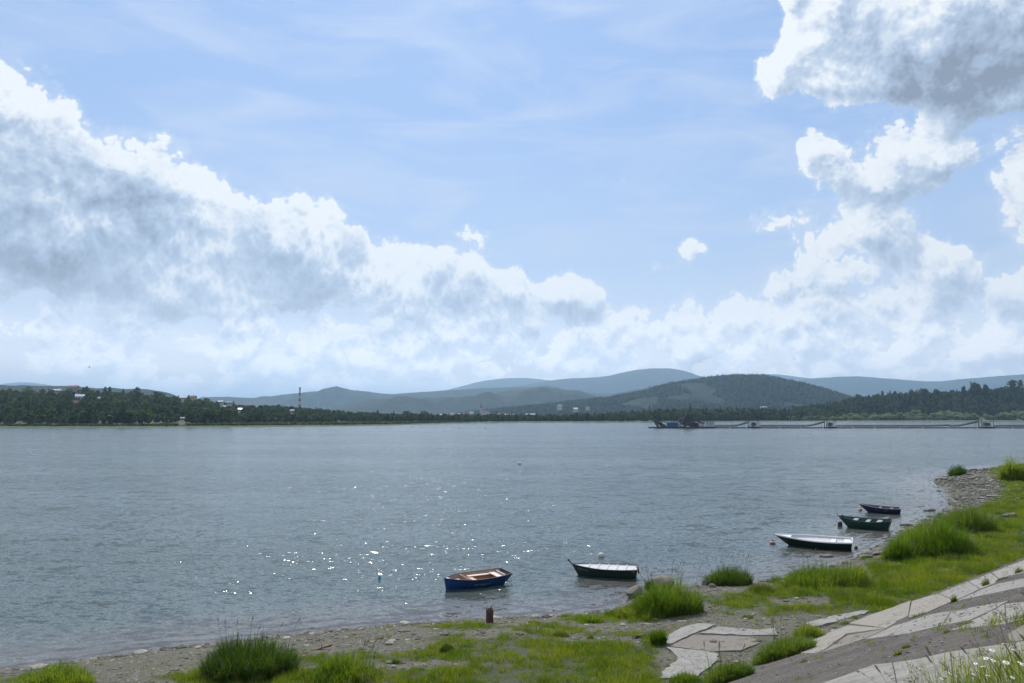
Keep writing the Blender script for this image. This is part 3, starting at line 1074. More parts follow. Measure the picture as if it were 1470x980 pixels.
broad = [crown_proto('broadleaf_tree', 100 + i, 10, 3.6 + 0.4 * (i % 3), 'broad', leaf_dark) for i in range(5)]
spruce = [crown_proto('spruce_tree', 200 + i, 12, 2.2, 'spruce', leaf_spruce) for i in range(2)]
poplar = [crown_proto('poplar_tree', 300, 13, 1.7, 'poplar', leaf_dark)]
willow = [crown_proto('willow_bush', 400 + i, 5, 3.0, 'broad', leaf_pale) for i in range(3)]
silver = [crown_proto('willow_tree', 420 + i, 5, 2.6, 'broad', leaf_silver) for i in range(3)]
allv = broad + spruce + poplar          # join order is reversed or not: the mix is what matters


def wood_points(x0, x1, f_lo, f_hi, spacing, dens_fn, seed):
    """jittered points between two picture columns and two forward distances"""
    rs = np.random.default_rng(seed)
    a0, a1 = px2az(x0), px2az(x1)
    fa = max(land_params(np.array([a]))[0][0] for a in (a0, a1)) * 0 + f_hi
    area = (math.tan(a1) - math.tan(a0)) * (f_hi ** 2 - f_lo ** 2) / 2
    n = int(area / spacing ** 2)
    f = np.sqrt(f_lo ** 2 + rs.random(n) * (f_hi ** 2 - f_lo ** 2))
    ta = math.tan(a0) + rs.random(n) * (math.tan(a1) - math.tan(a0))
    az = np.arctan(ta)
    keep = dens_fn(az, f, f * ta) > rs.random(n)
    return az[keep], f[keep], rs


PICKW = np.array([3, 3, 3, 3, 3, 3, 3, 3, 3, 3, 1.6, 1.6, 1.0])  # few conifers and poplars


def on_slope(px, py):
    """forward distance at which the far hillside is seen in a given direction"""
    a = px2az(np.array([float(px)]))
    f = np.arange(600.0, 1500.0, 2.0)
    g = far_z(np.repeat(a, len(f)), f)
    z = EYE + ray(735, py)[2] / ray(735, py)[1] * f
    hit = np.where((z < g) & (f > land_params(a)[0][0]))[0]
    return float(f[hit[0]]) if len(hit) else float(land_params(a)[1][0])


HILL_HOUSES = [(53, 571, 7), (46, 576, 4), (83, 563, 5), (116, 573, 7), (122, 567, 5), (115, 563, 4), (109, 580, 5), (144, 574, 6), (106, 559, 6), (264, 574, 5), (264, 603, 6),
               (307, 586, 4), (322, 586, 5), (331, 580, 4), (347, 590, 5), (318, 579, 4), (277, 574, 5), (420, 592, 5)]
px_of = lambda az: 735 + FPX * np.tan(az)
CLEAR = [(a_, on_slope(a_, b_), c_) for a_, b_, c_ in HILL_HOUSES]


def wood(name, x0, x1, f_lo, f_hi, spacing, dens, scale, variants, seed, zs=(0.85, 1.25)):
    az, f, rs = wood_points(x0, x1, f_lo, f_hi, spacing, dens, seed)
    ok = np.ones(len(f), bool)
    for (hp_, hf_, hw_) in CLEAR:      # gardens in front of the houses
        ok &= ~((np.abs(px_of(az) - hp_) < hw_) & (f > hf_ - 60) & (f < hf_ + 9))
    az, f = az[ok], f[ok]
    low_ = np.ones(len(f))
    for (hp_, hf_, hw_) in CLEAR:      # low orchards further down the slope
        low_[(np.abs(px_of(az) - hp_) < hw_) & (f > hf_ - 330) & (f < hf_)] = 0.33
    x = f * np.tan(az)
    z = far_z(az, f) - 0.2
    n = len(x)
    sc = scale(az, f) * (0.62 + 0.75 * rs.random(n) ** 1.5) * low_
    o = scatter(name, np.stack([x, f, z], 1), sc, rs.random(n) * 6.28, rs.choice(len(variants), n, p=PICKW[:len(variants)] / PICKW[:len(variants)].sum()), variants, sz=zs[0] + (zs[1] - zs[0]) * rs.random(n))
    return o, n


def inland(az, f, gap=0.0):
    r0, r1, fl, zc = land_params(az)
    return np.clip((f - r0 - fl - gap) / 12.0, 0, 1) * (f < r1 + 120)


counts = []
px_of = lambda az: 735 + FPX * np.tan(az)
clear_n = lambda x, f, s=110.0: fbm(x / s + 31, f / (s * 0.8) + 5, 3)
counts.append(wood('hillside_wood', -260, 610, 600, 1500, 6.2,
                   lambda az, f, x: inland(az, f) * np.where(clear_n(x, f) > 0.62, 0.25, 1.0) * np.where(px_of(az) > 480, 0.8, 1), lambda az, f: np.where(px_of(az) < 330, 0.98, 0.70), broad * 2 + willow[:2] + poplar, 1)[1])
counts.append(wood('shore_wood', 560, 1200, 900, 2000, 7.5,
                   lambda az, f, x: inland(az, f) * (f < land_params(az)[0] + 260), lambda az, f: np.interp(px_of(az), [560, 760, 880, 960, 1200], [0.7, 0.72, 0.8, 1.15, 1.15]), broad * 2 + spruce + poplar, 2)[1])
counts.append(wood('ridge_wood', 1150, 1720, 1380, 2050, 8.0,
                   lambda az, f, x: inland(az, f, 40) * np.where(clear_n(x, f, 70.0) > 0.66, 0.3, 1.0), lambda az, f: 1.15 + 0 * az, broad * 2 + poplar + spruce, 3)[1])
counts.append(wood('willow_thicket', 1120, 1720, 1330, 1700, 7.0,
                   lambda az, f, x: np.clip((f - land_params(az)[0] - 14) / 8, 0, 1) * (f < land_params(az)[0] + 100) * np.where(fbm(x / 26.0, f / 26.0, 2) > 0.47, 0.5, 0.03),
                   lambda az, f: np.interp(px_of(az), [1120, 1250, 1500], [1.2, 1.9, 2.3]), silver, 4, (0.75, 1.0))[1])
counts.append(wood('reed_thicket', -260, 700, 600, 1000, 2.5,
                   lambda az, f, x: np.clip((f - land_params(az)[0] - 3) / 5, 0, 1) * (f < land_params(az)[0] + land_params(az)[2] + 4) * np.where(fbm(x / 30.0, f / 12.0, 2) > 0.45, 0.95, 0.6),
                   lambda az, f: 0.36 + 0 * az, silver[:1] + willow, 5, (0.7, 1.0))[1])
# trees on the green hill behind the wood
az_h, zc_h, hd, hdep = hillinfo
rs = np.random.default_rng(77)
deps = bpy.context.evaluated_depsgraph_get()
hm = hill_o.data
hv = np.empty(len(hm.vertices) * 3, np.float32)
hm.vertices.foreach_get('co', hv)
hv = hv.reshape(-1, 3)
front = hv[(hv[:, 2] > 6) & (hv[:, 1] < hd + 120)]
w_ = fbm(front[:, 0] / 260.0 + 3, front[:, 1] / 260.0 + 9, 3)
front = front[(w_ < 0.64)]
pick = rs.integers(0, len(front), 24000)
hp = front[pick] + np.stack([rs.normal(size=24000) * 9, rs.normal(size=24000) * 6, np.full(24000, -3.0)], 1)
scatter('hill_wood', hp, 1.2 + 0.7 * rs.random(24000), rs.random(24000) * 6.28, rs.integers(0, 8, 24000), broad + spruce + poplar)
print('WOOD', counts)


def single_tree(name, x, y, z, h, spread, kind, mat, seed, label, cat, group=None):
    key = (kind, seed, mat.name)
    t = empty(name, (x, y, z), random.random() * 6.28, label, cat, group)
    q, fq, m = tree_meshes(seed, h, spread, kind)
    mesh_obj('crown', q, fq, mat, t)
    m.build('trunk', bark, t)
    return t


# trees that stand out along the skylines: picture x, row of the top, forward distance, width in pixels, kind
SKY_TREES = [
    (43, 556, 1240, 20, 'broad', 'dark round tree standing out on the left hill beside the house with a red roof'),
    (77, 557, 1250, 6, 'spruce', 'slim dark spruce on the left hill skyline right of the round tree'),
    (124, 555, 1240, 16, 'broad', 'broad dark tree on the left hill skyline above the white roofed house'),
    (105, 557, 1250, 9, 'broad', 'small round tree on the left hill skyline between the spruce and the broad tree'),
    (152, 556, 1250, 5, 'poplar', 'thin upright tree on the left hill skyline, left one of a slim pair'),
    (158, 556, 1250, 5, 'poplar', 'thin upright tree on the left hill skyline, right one of a slim pair'),
    (178, 558, 1250, 7, 'spruce', 'pointed tree on the falling skyline of the left hill'),
    (198, 557, 1230, 15, 'broad', 'big dark tree in front of the forested ridge on the left hill'),
    (228, 563, 1200, 20, 'broad', 'wide low tree near the right end of the left hill'),
    (298, 571, 1230, 8, 'broad', 'small dark tree where the left hill meets the blue ridge'),
    (584, 590, 1400, 10, 'broad', 'round tree standing over the flat belt of trees beyond the lake middle'),
    (608, 590, 1400, 13, 'broad', 'wide round tree over the flat belt left of the village'),
    (990, 580, 1420, 10, 'spruce', 'pointed tree above the dark wood behind the dredger'),
    (1056, 582, 1450, 7, 'spruce', 'thin pointed tree above the dark wood right of the dredger'),
    (1231, 566, 1650, 16, 'broad', 'dense dark tree at the left end of the right hand ridge'),
    (1218, 571, 1650, 12, 'broad', 'lower dark tree on the left slope of the right hand ridge'),
    (1266, 562, 1650, 6, 'poplar', 'slim tree on the right hand ridge, leftmost of the slim ones'),
    (1284, 562, 1660, 6, 'poplar', 'slim tree on the right hand ridge above the willow bushes'),
    (1308, 561, 1660, 10, 'poplar', 'narrow crowned tree on the middle of the right hand ridge'),
    (1325, 558, 1670, 15, 'broad', 'rounded tree on the middle of the right hand ridge'),
    (1342, 558, 1670, 10, 'broad', 'light crowned tree on the right hand ridge beside the rounded one'),
    (1373, 559, 1680, 8, 'spruce', 'narrow tree left of the tallest dark crown on the right hand ridge'),
    (1382, 556, 1690, 10, 'poplar', 'loose tall tree next to the tallest dark crown on the right hand ridge'),
    (1400, 549, 1700, 19, 'broad', 'tallest dark oval crown standing out of the right hand ridge'),
    (1414, 553, 1700, 9, 'poplar', 'thin airy tree just right of the dark oval crown on the ridge'),
    (1452, 545, 1720, 15, 'broad', 'tall dark tree on the ridge near the right edge of the view'),
    (1464, 546, 1720, 9, 'poplar', 'narrow tree on the ridge at the right edge of the view'),
]
for i, (px, py, fd, wpx, kind, lab) in enumerate(SKY_TREES):
    az = px2az(px)
    x = fd * math.tan(az)
    top = zfrom(py, fd)
    wm = wpx * fd / FPX
    wm *= 1.25
    hgt = {'broad': max(wm * 1.2, 11), 'spruce': max(wm * 2.0, 14), 'poplar': max(wm * 1.8, 13)}[kind]
    zg = float(far_z(np.array([az]), np.array([float(fd)]))[0])
    base = min(zg - 0.3, top - hgt)
    hgt = top - base
    wm = max(wm, hgt * 0.38 if kind == 'poplar' else wm)
    single_tree({'broad': 'broadleaf_tree', 'spruce': 'spruce_tree', 'poplar': 'poplar_tree'}[kind], x, fd, base, hgt, wm / 2, kind,
                leaf_spruce if kind == 'spruce' else leaf_dark, 500 + i, lab, 'tree', 'trees on the far skylines')

# ------------------------------------------------------------------ haze
hz = MB()
hz.box((0, 0, 477.0), (324000, 324000, 966.0))
hm_ = bpy.data.materials.new('haze_air')
hm_.use_nodes = True
hm_.node_tree.nodes.clear()
kh = NT(hm_.node_tree)
ho = kh.node('ShaderNodeOutputMaterial')
hv_ = kh.node('ShaderNodeVolumePrincipled')
hv_.inputs['Color'].default_value = (0.50, 0.74, 1.0, 1)
hv_.inputs['Density'].default_value = 7.4e-5
hv_.inputs['Anisotropy'].default_value = 0.45
kh.l.new(hv_.outputs[0], ho.inputs['Volume'])
haze = hz.build('haze', hm_)
tag(haze, kind='stuff')

# ------------------------------------------------------------------ buildings far away
wall_white = paint('white_render', (0.46, 0.45, 0.43), 0.8, 0.12, 0.4)
wall_cream = paint('cream_render', (0.50, 0.44, 0.36), 0.8, 0.12, 0.4)
wall_grey = paint('grey_render', (0.30, 0.29, 0.28), 0.8, 0.15, 0.4)
roof_red = paint('red_tiles', (0.24, 0.085, 0.06), 0.8, 0.2, 0.8)
roof_grey = paint('grey_roof', (0.16, 0.16, 0.17), 0.6, 0.2, 0.8)
roof_white = paint('pale_sheet_roof', (0.50, 0.51, 0.53), 0.4, 0.1, 0.8)
pane_dark = paint('window_glass', (0.03, 0.035, 0.045), 0.15, 0.05, 1.0)


def house(px, py_base, fd, w, d, hw, hr, rz, wall, roof, label, group=None, name='house', nwin=3, cat='house'):
    if px < 560:
        fd = on_slope(px, py_base)
    az = px2az(px)
    x = fd * math.tan(az)
    zb = zfrom(py_base, fd)
    t = empty(name, (x, fd, zb), R(rz), label, cat, group)
    MB().box((0, 0, hw / 2 - 2), (w, d, hw + 4)).build('wall', wall, t)
    o = 0.5
    rb = MB()
    rb.add([(-w / 2 - o, -d / 2 - o, hw - 0.25), (w / 2 + o, -d / 2 - o, hw - 0.25), (w / 2 + o, d / 2 + o, hw - 0.25), (-w / 2 - o, d / 2 + o, hw - 0.25),
            (-w / 2 - o, 0, hw + hr), (w / 2 + o, 0, hw + hr)],
           [(0, 1, 5, 4), (2, 3, 4, 5), (1, 2, 5), (3, 0, 4), (0, 3, 2, 1)])
    r_ = rb.build('roof', roof, t)
    if hr > 1.5:
        MB().box((w * 0.22, 0.4, hw + hr), (0.7, 0.7, 1.8)).build('chimney', wall_grey, r_)
    first = None
    for i in range(nwin):
        u = -w / 2 + w * (i + 0.5) / nwin
        if first is None:
            first = MB().box((0, 0, 0), (1.3, 0.12, 1.5)).build('window', pane_dark, t)
            wn = first
        else:
            wn = first.copy()
            COL.objects.link(wn)
            wn.parent = t
        wn.location = (u, -d / 2 - 0.05, hw * 0.55)
    return t


VIL = 'houses scattered over the wooded hillside'
house(53, 571, 1080, 11, 9, 5.5, 4, 10, wall_white, roof_red, 'white house with a red roof under the round tree on the left hill')
house(46, 576, 1050, 7, 7, 3, 2, -20, wall_cream, roof_grey, 'small cream shed below the red roofed house on the left hill')
house(83, 563, 1230, 12, 8, 3.2, 2.4, 12, wall_grey, roof_white, 'pale roofed house on the crest of the left hill beside the spruce')
house(116, 573, 1000, 12, 9, 4.5, 3.2, 25, wall_white, roof_white, 'bright white roofed house in the middle of the left hill')
house(122, 567, 1120, 10, 8, 4, 3, -15, wall_cream, roof_red, 'cream house with a red roof above the bright white roofed house')
house(115, 563, 1200, 9, 7, 3.5, 2.5, 0, wall_grey, roof_grey, 'grey house near the crest above the bright white roofed house')
house(109, 580, 960, 9, 6, 2.6, 2.0, 5, wall_cream, roof_red, 'low brown roofed cabin below the bright white roofed house')
house(144, 574, 1030, 10, 6, 2.6, 2.0, 8, wall_cream, roof_white, 'long low pale roof in the trees right of the bright white roofed house')
house(106, 559, 1240, 16, 9, 4.0, 2.5, 0, wall_grey, roof_red, 'long red roofed building on the left hill skyline')
house(264, 574, 1180, 12, 8, 4, 2.4, 10, wall_white, roof_white, 'white gabled house at the right foot of the left hill', name='house')
house(264, 603, 720, 9, 5, 2.2, 1.0, 5, wall_white, roof_grey, 'white waterside hut with dark windows below the left hill', name='hut', cat='hut', nwin=4)
house(307, 586, 950, 6, 5, 3, 1.6, -20, wall_white, roof_white, 'small white cabin, left one of two bright cabins right of the left hill')
house(322, 586, 950, 9, 6, 3, 1.8, 0, wall_white, roof_white, 'wide white cabin, right one of two bright cabins right of the left hill')
house(331, 580, 1100, 8, 6, 3, 2.0, 15, wall_white, roof_grey, 'pale cabin above the two bright cabins right of the left hill')
house(347, 590, 920, 9, 7, 3, 1.8, 30, wall_cream, roof_white, 'dull cabin with a pale roof at the right end of the cabins')
house(318, 579, 1120, 8, 6, 3, 1.8, 5, wall_cream, roof_white, 'narrow pale cabin on the slope above the cabins')
house(277, 574, 1150, 12, 8, 4, 3, 0, wall_cream, roof_red, 'brown roofed house on the low saddle beside the white gabled house')
house(420, 592, 1000, 12, 7, 3, 1.8, 0, wall_grey, roof_grey, 'grey farm shed among the trees below the striped chimney', name='shed', cat='shed')
# the village
VD = 2600
for (px, py, w, d, hw, hr, rz, wa, ro, lab) in [
    (632, 598, 16, 12, 7, 1.0, 0, wall_white, roof_white, 'bright white block at the left end of the distant village'),
    (641, 597, 14, 11, 6, 4, 20, wall_grey, roof_red, 'dark house with a red roof beside the bright white block'),
    (650, 597, 12, 10, 6, 4, -10, wall_cream, roof_grey, 'cream house with a grey roof in the distant village'),
    (659, 597, 11, 9, 7, 1.0, 0, wall_white, roof_white, 'small white block midway between the bright block and the church'),
    (668, 596, 16, 11, 7, 5, 15, wall_grey, roof_red, 'large red roofed house left of the church tower'),
    (677, 596, 14, 11, 8, 4, 0, wall_cream, roof_grey, 'tall cream house next to the church tower'),
    (702, 597, 13, 10, 6, 4, -20, wall_cream, roof_red, 'red roofed cream house right of the church tower'),
    (716, 597, 14, 10, 6, 4, 10, wall_grey, roof_red, 'dark red roofed house well right of the church tower'),
    (727, 597, 12, 10, 6, 1.0, 0, wall_white, roof_white, 'small white block, left one of the pair right of the church'),
    (735, 597, 13, 10, 6, 1.0, 0, wall_white, roof_white, 'small white block, right one of the pair right of the church'),
    (826, 589, 14, 10, 6, 3, 0, wall_cream, roof_white, 'pale house right of the white manor on the green slope'),
    (843, 587, 12, 9, 5, 3, 0, wall_cream, roof_red, 'low red roofed house on the green slope right of the manor'),
]:
    house(px, py, VD, w, d, hw, hr, rz, wa, ro, lab, 'houses of the village across the lake')
house(762, 597, 2000, 28, 14, 4.5, 1.2, 0, wall_grey, roof_white, 'long low hall with a bright white roof beyond the middle shore', name='hall', cat='hall', nwin=8)
house(803, 587, 3000, 17, 13, 12, 5, 12, wall_white, roof_grey, 'tall white manor standing on the green slope beyond the lake', name='manor', cat='manor', nwin=4)
house(941, 583, 3400, 8, 8, 16, 5, 0, wall_cream, roof_red, 'pale tower house at the foot of the green hill', name='tower', cat='tower', nwin=1)
house(1095, 586, 2600, 20, 10, 4, 2, 0, wall_cream, roof_white, 'low pale roofed shed behind the dark wood below the green hill', name='shed', cat='shed')

# church
cz = zfrom(597, VD)
cx_ = VD * math.tan(px2az(691))
ch = empty('church', (cx_, VD, cz), 0, 'church with a slim dark spired tower rising over the distant village', 'church')
MB().box((0, 0, 11), (9, 9, 30)).build('tower', wall_cream, ch)
sp = MB()
sp.tube([(0, 0, 26), (0, 0, 30), (0, 0, 32), (0, 0, 36), (0, 0, 41), (0, 0, 47)], [6.2, 5.4, 3.2, 3.4, 1.6, 0.25], 8)
sp.build('spire', roof_grey, ch)
MB().box((14, 0, 4), (22, 12, 14)).build('nave', wall_white, ch)
rb = MB()
rb.add([(3, -7, 11), (26, -7, 11), (26, 7, 11), (3, 7, 11), (3, 0, 17), (26, 0, 17)], [(0, 1, 5, 4), (2, 3, 4, 5), (1, 2, 5), (3, 0, 4)])
rb.build('roof', roof_red, ch)
for zz in (9, 17, 23):
    MB().box((0, -4.55, zz), (1.6, 0.2, 2.6)).build('window', pane_dark, ch)

# striped chimney
cd_ = 1900
ctop, cbot = zfrom(556, cd_), zfrom(592, cd_)
st = empty('factory_chimney', (cd_ * math.tan(px2az(431)), cd_, cbot), 0, 'tall factory chimney banded red and white behind the left shore', 'chimney')
red_p = paint('red_bands', (0.30, 0.07, 0.05), 0.7, 0.15, 0.5)
white_p = paint('white_bands', (0.45, 0.44, 0.43), 0.7, 0.15, 0.5)
Hc = ctop - cbot
for i in range(9):
    z0, z1 = Hc * i / 9, Hc * (i + 1) / 9
    MB().tube([(0, 0, z0), (0, 0, z1)], [2.7 - 0.9 * i / 9, 2.7 - 0.9 * (i + 1) / 9], 14).build('band', red_p if i % 2 == 0 else white_p, st)
MB().tube([(0, 0, Hc), (0, 0, Hc + 0.6)], 2.0, 14).build('rim', roof_grey, st)

# pylons and poles
for (px, pyt, pyb, fd, lab) in [(751, 585, 598, 2300, 'thin lattice mast above the trees left of the white manor'), (722, 588, 598, 2400, 'thin pole over the village right of the church')]:
    z0, z1 = zfrom(pyb, fd), zfrom(pyt, fd)
    t = empty('mast', (fd * math.tan(px2az(px)), fd, z0), 0, lab, 'mast')
    MB().tube([(0, 0, 0), (0, 0, z1 - z0)], [0.8, 0.3], 5).build('pole', roof_grey, t)
    MB().box((0, 0, (z1 - z0) * 0.9), (5, 0.3, 0.4)).build('cross_arm', roof_grey, t)

# ------------------------------------------------------------------ dredger and floating conveyor
steel_dark = paint('dark_steel', (0.035, 0.037, 0.042), 0.6, 0.3, 0.6)
steel_rust = paint('rusty_steel', (0.075, 0.05, 0.038), 0.8, 0.4, 0.6)
steel_grey = paint('grey_steel', (0.09, 0.09, 0.095), 0.6, 0.3, 0.6)
blue_box = paint('blue_sheet', (0.018, 0.10, 0.26), 0.5, 0.15, 0.4)
cream_sheet = paint('cream_sheet', (0.55, 0.52, 0.46), 0.6, 0.25, 0.5)

DD = 590.0
PXM = DD / FPX                       # metres per pixel of the photograph at that distance


def dx(px):
    return (px - 735) * PXM * 1.0


dr = empty('dredger', (dx(985), DD, 0.0), 0, 'floating gravel dredger with a blue cabin and dark tower out on the lake', 'dredger')
X0 = dx(985)
rx = lambda px: dx(px) - X0
rz_ = lambda py: max((613.0 - py) * PXM, 0)
hull = MB()
hull.box((rx(990), 0, 0.5), (rx(1024) - rx(957), 9, 1.3))
hull.box((rx(948), 3.4, 0.45), (rx(972) - rx(938), 1.6, 1.0))
hull.box((rx(948), -3.4, 0.45), (rx(972) - rx(938), 1.6, 1.0))
hull.build('hull', steel_dark, dr)
cab = MB()
cab.box((rx(963.5), -1, 2.7), (rx(971) - rx(956), 4.5, 3.0)).build('cabin', blue_box, dr)
for k_ in range(4):
    MB().box((rx(958.5 + 3.2 * k_), -3.3, 3.2), (0.9, 0.12, 0.9)).build('window', pane_dark, dr)
lad = MB()
for yy in (-3.2, 3.2):
    lad.tube([(rx(944), yy, 0.6), (rx(938.5), yy, rz_(601.5))], 0.5, 6)
    lad.tube([(rx(951), yy, 0.6), (rx(941), yy, rz_(602))], 0.48, 6)
    lad.tube([(rx(955), yy, 0.8), (rx(945), yy, rz_(604))], 0.4, 6)
lad.tube([(rx(938.5), -3.2, rz_(601.5)), (rx(938.5), 3.2, rz_(601.5))], 0.35, 6)
lad.tube([(rx(938), 0, rz_(601)), (rx(955), 0, rz_(605))], 0.22, 6)
lad.build('gantry', steel_dark, dr)
bl = MB()
for i in range(12):
    t_ = i / 11.0
    bl.box((rx(941) + (rx(975) - rx(941)) * t_, 0, 0.4 + 6.0 * t_), (0.9, 1.2, 0.7), (0, -0.25, 0))
bl.build('bucket_chain', steel_rust, dr)
tw = MB()
for (xa, ya) in ((-1, -1), (1, -1), (1, 1), (-1, 1)):
    tw.tube([(rx(986) + xa * rx(998), ya * 3.6, 1.0), (rx(986) + xa * 1.0, ya * 1.2, rz_(593))], 0.42, 6)
for lv in (0.2, 0.45, 0.7, 0.92):
    q = 1 - lv
    hw_ = abs(rx(998)) * q + 1.0 * lv
    hy = 3.6 * q + 1.2 * lv
    zz = 1.0 + (rz_(593) - 1.0) * lv
    tw.box((rx(986), 0, zz), (2 * hw_ + 0.5, 2 * hy + 0.5, 0.5))
    if lv < 0.9:
        tw.box((rx(986), 0, zz + 1.0), (1.5 * hw_, 1.5 * hy, 1.5))
tw.build('tower', steel_dark, dr)
MB().box((rx(986), 0, rz_(592.5)), (2.6, 2.4, 1.5)).build('tower_cabin', steel_grey, dr)
MB().box((rx(985), 0, 4.6), (7.6, 6.2, 6.0), taper=0.5).build('hopper', steel_dark, dr)
MB().box((rx(979), 0, 2.6), (3.0, 6.0, 3.2)).box((rx(995), 0, 2.5), (5.4, 5.8, 3.2)).build('machine_house', steel_dark, dr)
MB().box((rx(976), -3.6, 1.9), (2.6, 0.2, 1.3)).box((rx(1003), -2.5, 2.0), (2.4, 1.6, 1.8)).build('pale_panels', cream_sheet, dr)
c_ = MB()
c_.tube([(rx(972), 0, rz_(605)), (rx(985), 0, rz_(596))], 0.6, 6)
c_.tube([(rx(988), 1, rz_(599)), (rx(1010), 1, rz_(606.5))], 0.55, 6)
c_.build('chute', steel_rust, dr)
fr_ = MB()
for q in (1003, 1008, 1013, 1017, 1021):
    fr_.tube([(rx(q), -2, 1.0), (rx(q + 0.6), -2, rz_(602))], 0.26, 5)
    fr_.tube([(rx(q), 2, 1.0), (rx(q + 0.6), 2, rz_(603))], 0.26, 5)
fr_.box((rx(1013), 0, rz_(607)), (rx(1023) - rx(1003), 4, 0.3))
fr_.build('mast_frame', steel_grey, dr)
rl = MB()
for q in range(958, 1024, 4):
    rl.tube([(rx(q), -4.3, 1.0), (rx(q), -4.3, 2.1)], 0.05, 4)
rl.box((rx(990), -4.3, 2.1), (rx(1022) - rx(958), 0.08, 0.08))
rl.build('railing', steel_grey, dr)


def conveyor_section(px0, px1, ramp, label):
    """one floating span: pontoons, truss beam with posts and belt; ramp rises to the right"""
    a, b_ = dx(px0), dx(px1)
    t = empty('conveyor_section', ((a + b_) / 2, DD, 0), 0, label, 'conveyor', 'floating conveyor spans')
    L_ = b_ - a
    m = MB()
    m.box((0, 0, 0.30), (L_ - 0.3, 1.7, 0.75))
    m.build('pontoon', steel_dark, t)
    n = max(3, int(L_ / 1.9))
    z_at = lambda u: 1.55 + ramp * max(0.0, (u - 0.25) / 0.75) ** 1.3
    p = MB()
    for i in range(n + 1):
        u = i / n
        x = -L_ / 2 + L_ * u
        p.tube([(x, -0.8, 0.5), (x, -0.8, z_at(u) + 0.8)], 0.15, 4)
    p.build('post', steel_grey, t)
    be = MB()
    be.tube([(-L_ / 2 + L_ * i / 10, 0, z_at(i / 10)) for i in range(11)], 0.42, 5)
    be.build('belt_beam', steel_rust, t)
    ha = MB()
    ha.tube([(-L_ / 2 + L_ * i / 10, -0.8, z_at(i / 10) + 0.8) for i in range(11)], 0.17, 4)
    ha.build('handrail', steel_grey, t)
    MB().box((L_ / 2 - 0.8, -0.95, 0.45), (0.9, 0.25, 0.55)).build('float_plate', cream_sheet, t)
    return t


def transfer_station(px, w, label):
    t = empty('transfer_station', (dx(px), DD, 0), 0, label, 'transfer station', 'transfer stations of the floating conveyor')
    MB().box((0, 0, 0.5), (w * PXM, 5, 1.2)).build('pontoon', steel_dark, t)
    f_ = MB()
    for xx in (-0.42, -0.1, 0.42):
        for yy in (-1.6, 1.6):
            f_.tube([(xx * w * PXM, yy, 1), (xx * w * PXM, yy, 6.4 if xx != -0.1 else 4.6)], 0.2, 5)
    f_.box((0.40 * w * PXM, 0, 6.2), (1.6, 3.4, 0.25))
    f_.box((-0.42 * w * PXM, 0, 6.2), (1.4, 3.4, 0.25))
    f_.build('frame', steel_dark, t)
    MB().box((0, 0, 2.9), (w * PXM * 0.5, 2.6, 2.4), taper=0.7).build('hopper', steel_dark, t)
    MB().tube([(-0.1 * w * PXM, -1.9, 2.2), (-0.1 * w * PXM, -2.1, 2.2)], 1.1, 14).build('drive_wheel', steel_grey, t)
    MB().box((0.22 * w * PXM, -1.5, 1.7), (1.3, 0.8, 1.2)).build('motor_box', cream_sheet, t)
    return t


secs = [(1024, 1047, 0, 'first low span of the floating conveyor beside the dredger'), (1047, 1071, 2.6, 'rising span of the floating conveyor left of the first transfer station'),
        (1089, 1118, 0, 'low span of the floating conveyor just right of the first transfer station'), (1118, 1148, 0, 'low middle span of the conveyor between the first two transfer stations'),
        (1148, 1180, 2.8, 'rising span of the floating conveyor left of the second transfer station'),
        (1198, 1223, 0, 'low span of the conveyor just right of the second transfer station'), (1223, 1253, 0, 'second low span right of the second transfer station'),
        (1253, 1290, 0, 'third low span right of the second transfer station'), (1290, 1322, 0, 'fourth low span right of the second transfer station'),
        (1322, 1358, 0.5, 'fifth span right of the second transfer station, starting to climb'), (1358, 1400, 3.2, 'long rising span with tall posts left of the third transfer station'),
        (1423, 1450, 0, 'low span of the conveyor just right of the third transfer station'), (1450, 1485, 0, 'last low span of the conveyor cut by the right edge of the view')]
for s_ in secs:
    conveyor_section(*s_)
for (p_, w_, l_) in ((1080, 16, 'first transfer station of the conveyor, nearest the dredger'), (1189, 15, 'second transfer station in the middle of the conveyor'),
                     (1412, 20, 'third and tallest transfer station near the right edge')):
    transfer_station(p_, w_, l_)

# ------------------------------------------------------------------ rowing boats
hull_blue = paint('blue_hull_paint', (0.010, 0.055, 0.18), 0.35, 0.12, 3.0, dirt=(0.05, 0.06, 0.07))
hull_green = paint('green_hull_paint', (0.010, 0.040, 0.026), 0.4, 0.2, 3.0, dirt=(0.05, 0.05, 0.04))
hull_green2 = paint('bottle_green_hull_paint', (0.012, 0.060, 0.045), 0.4, 0.15, 3.0, dirt=(0.05, 0.06, 0.05))
hull_dgreen = paint('dark_green_hull_paint', (0.008, 0.026, 0.018), 0.35, 0.12, 3.0, dirt=(0.04, 0.04, 0.035))
hull_navy = paint('navy_hull_paint', (0.012, 0.022, 0.075), 0.4, 0.15, 3.0, dirt=(0.05, 0.05, 0.06))
black_rail = paint('black_gunwale', (0.012, 0.012, 0.014), 0.5, 0.1, 4.0)
white_grp = paint('white_fibreglass', (0.74, 0.73, 0.70), 0.45, 0.10, 2.0, dirt=(0.35, 0.33, 0.28))
grey_deck = paint('pale_grey_boards', (0.50, 0.50, 0.50), 0.6, 0.25, 3.0, dirt=(0.25, 0.22, 0.18))
grey_in = paint('grey_boat_inside', (0.62, 0.59, 0.56), 0.7, 0.25, 3.0, dirt=(0.2, 0.18, 0.15))
brown_in = paint('brown_boat_inside', (0.42, 0.25, 0.16), 0.7, 0.25, 3.0, dirt=(0.16, 0.12, 0.09))
cream_seat = paint('cream_seat', (0.66, 0.56, 0.47), 0.6, 0.15, 3.0, dirt=(0.4, 0.3, 0.22))
salmon = paint('salmon_board', (0.60, 0.30, 0.19), 0.6, 0.2, 3.0)
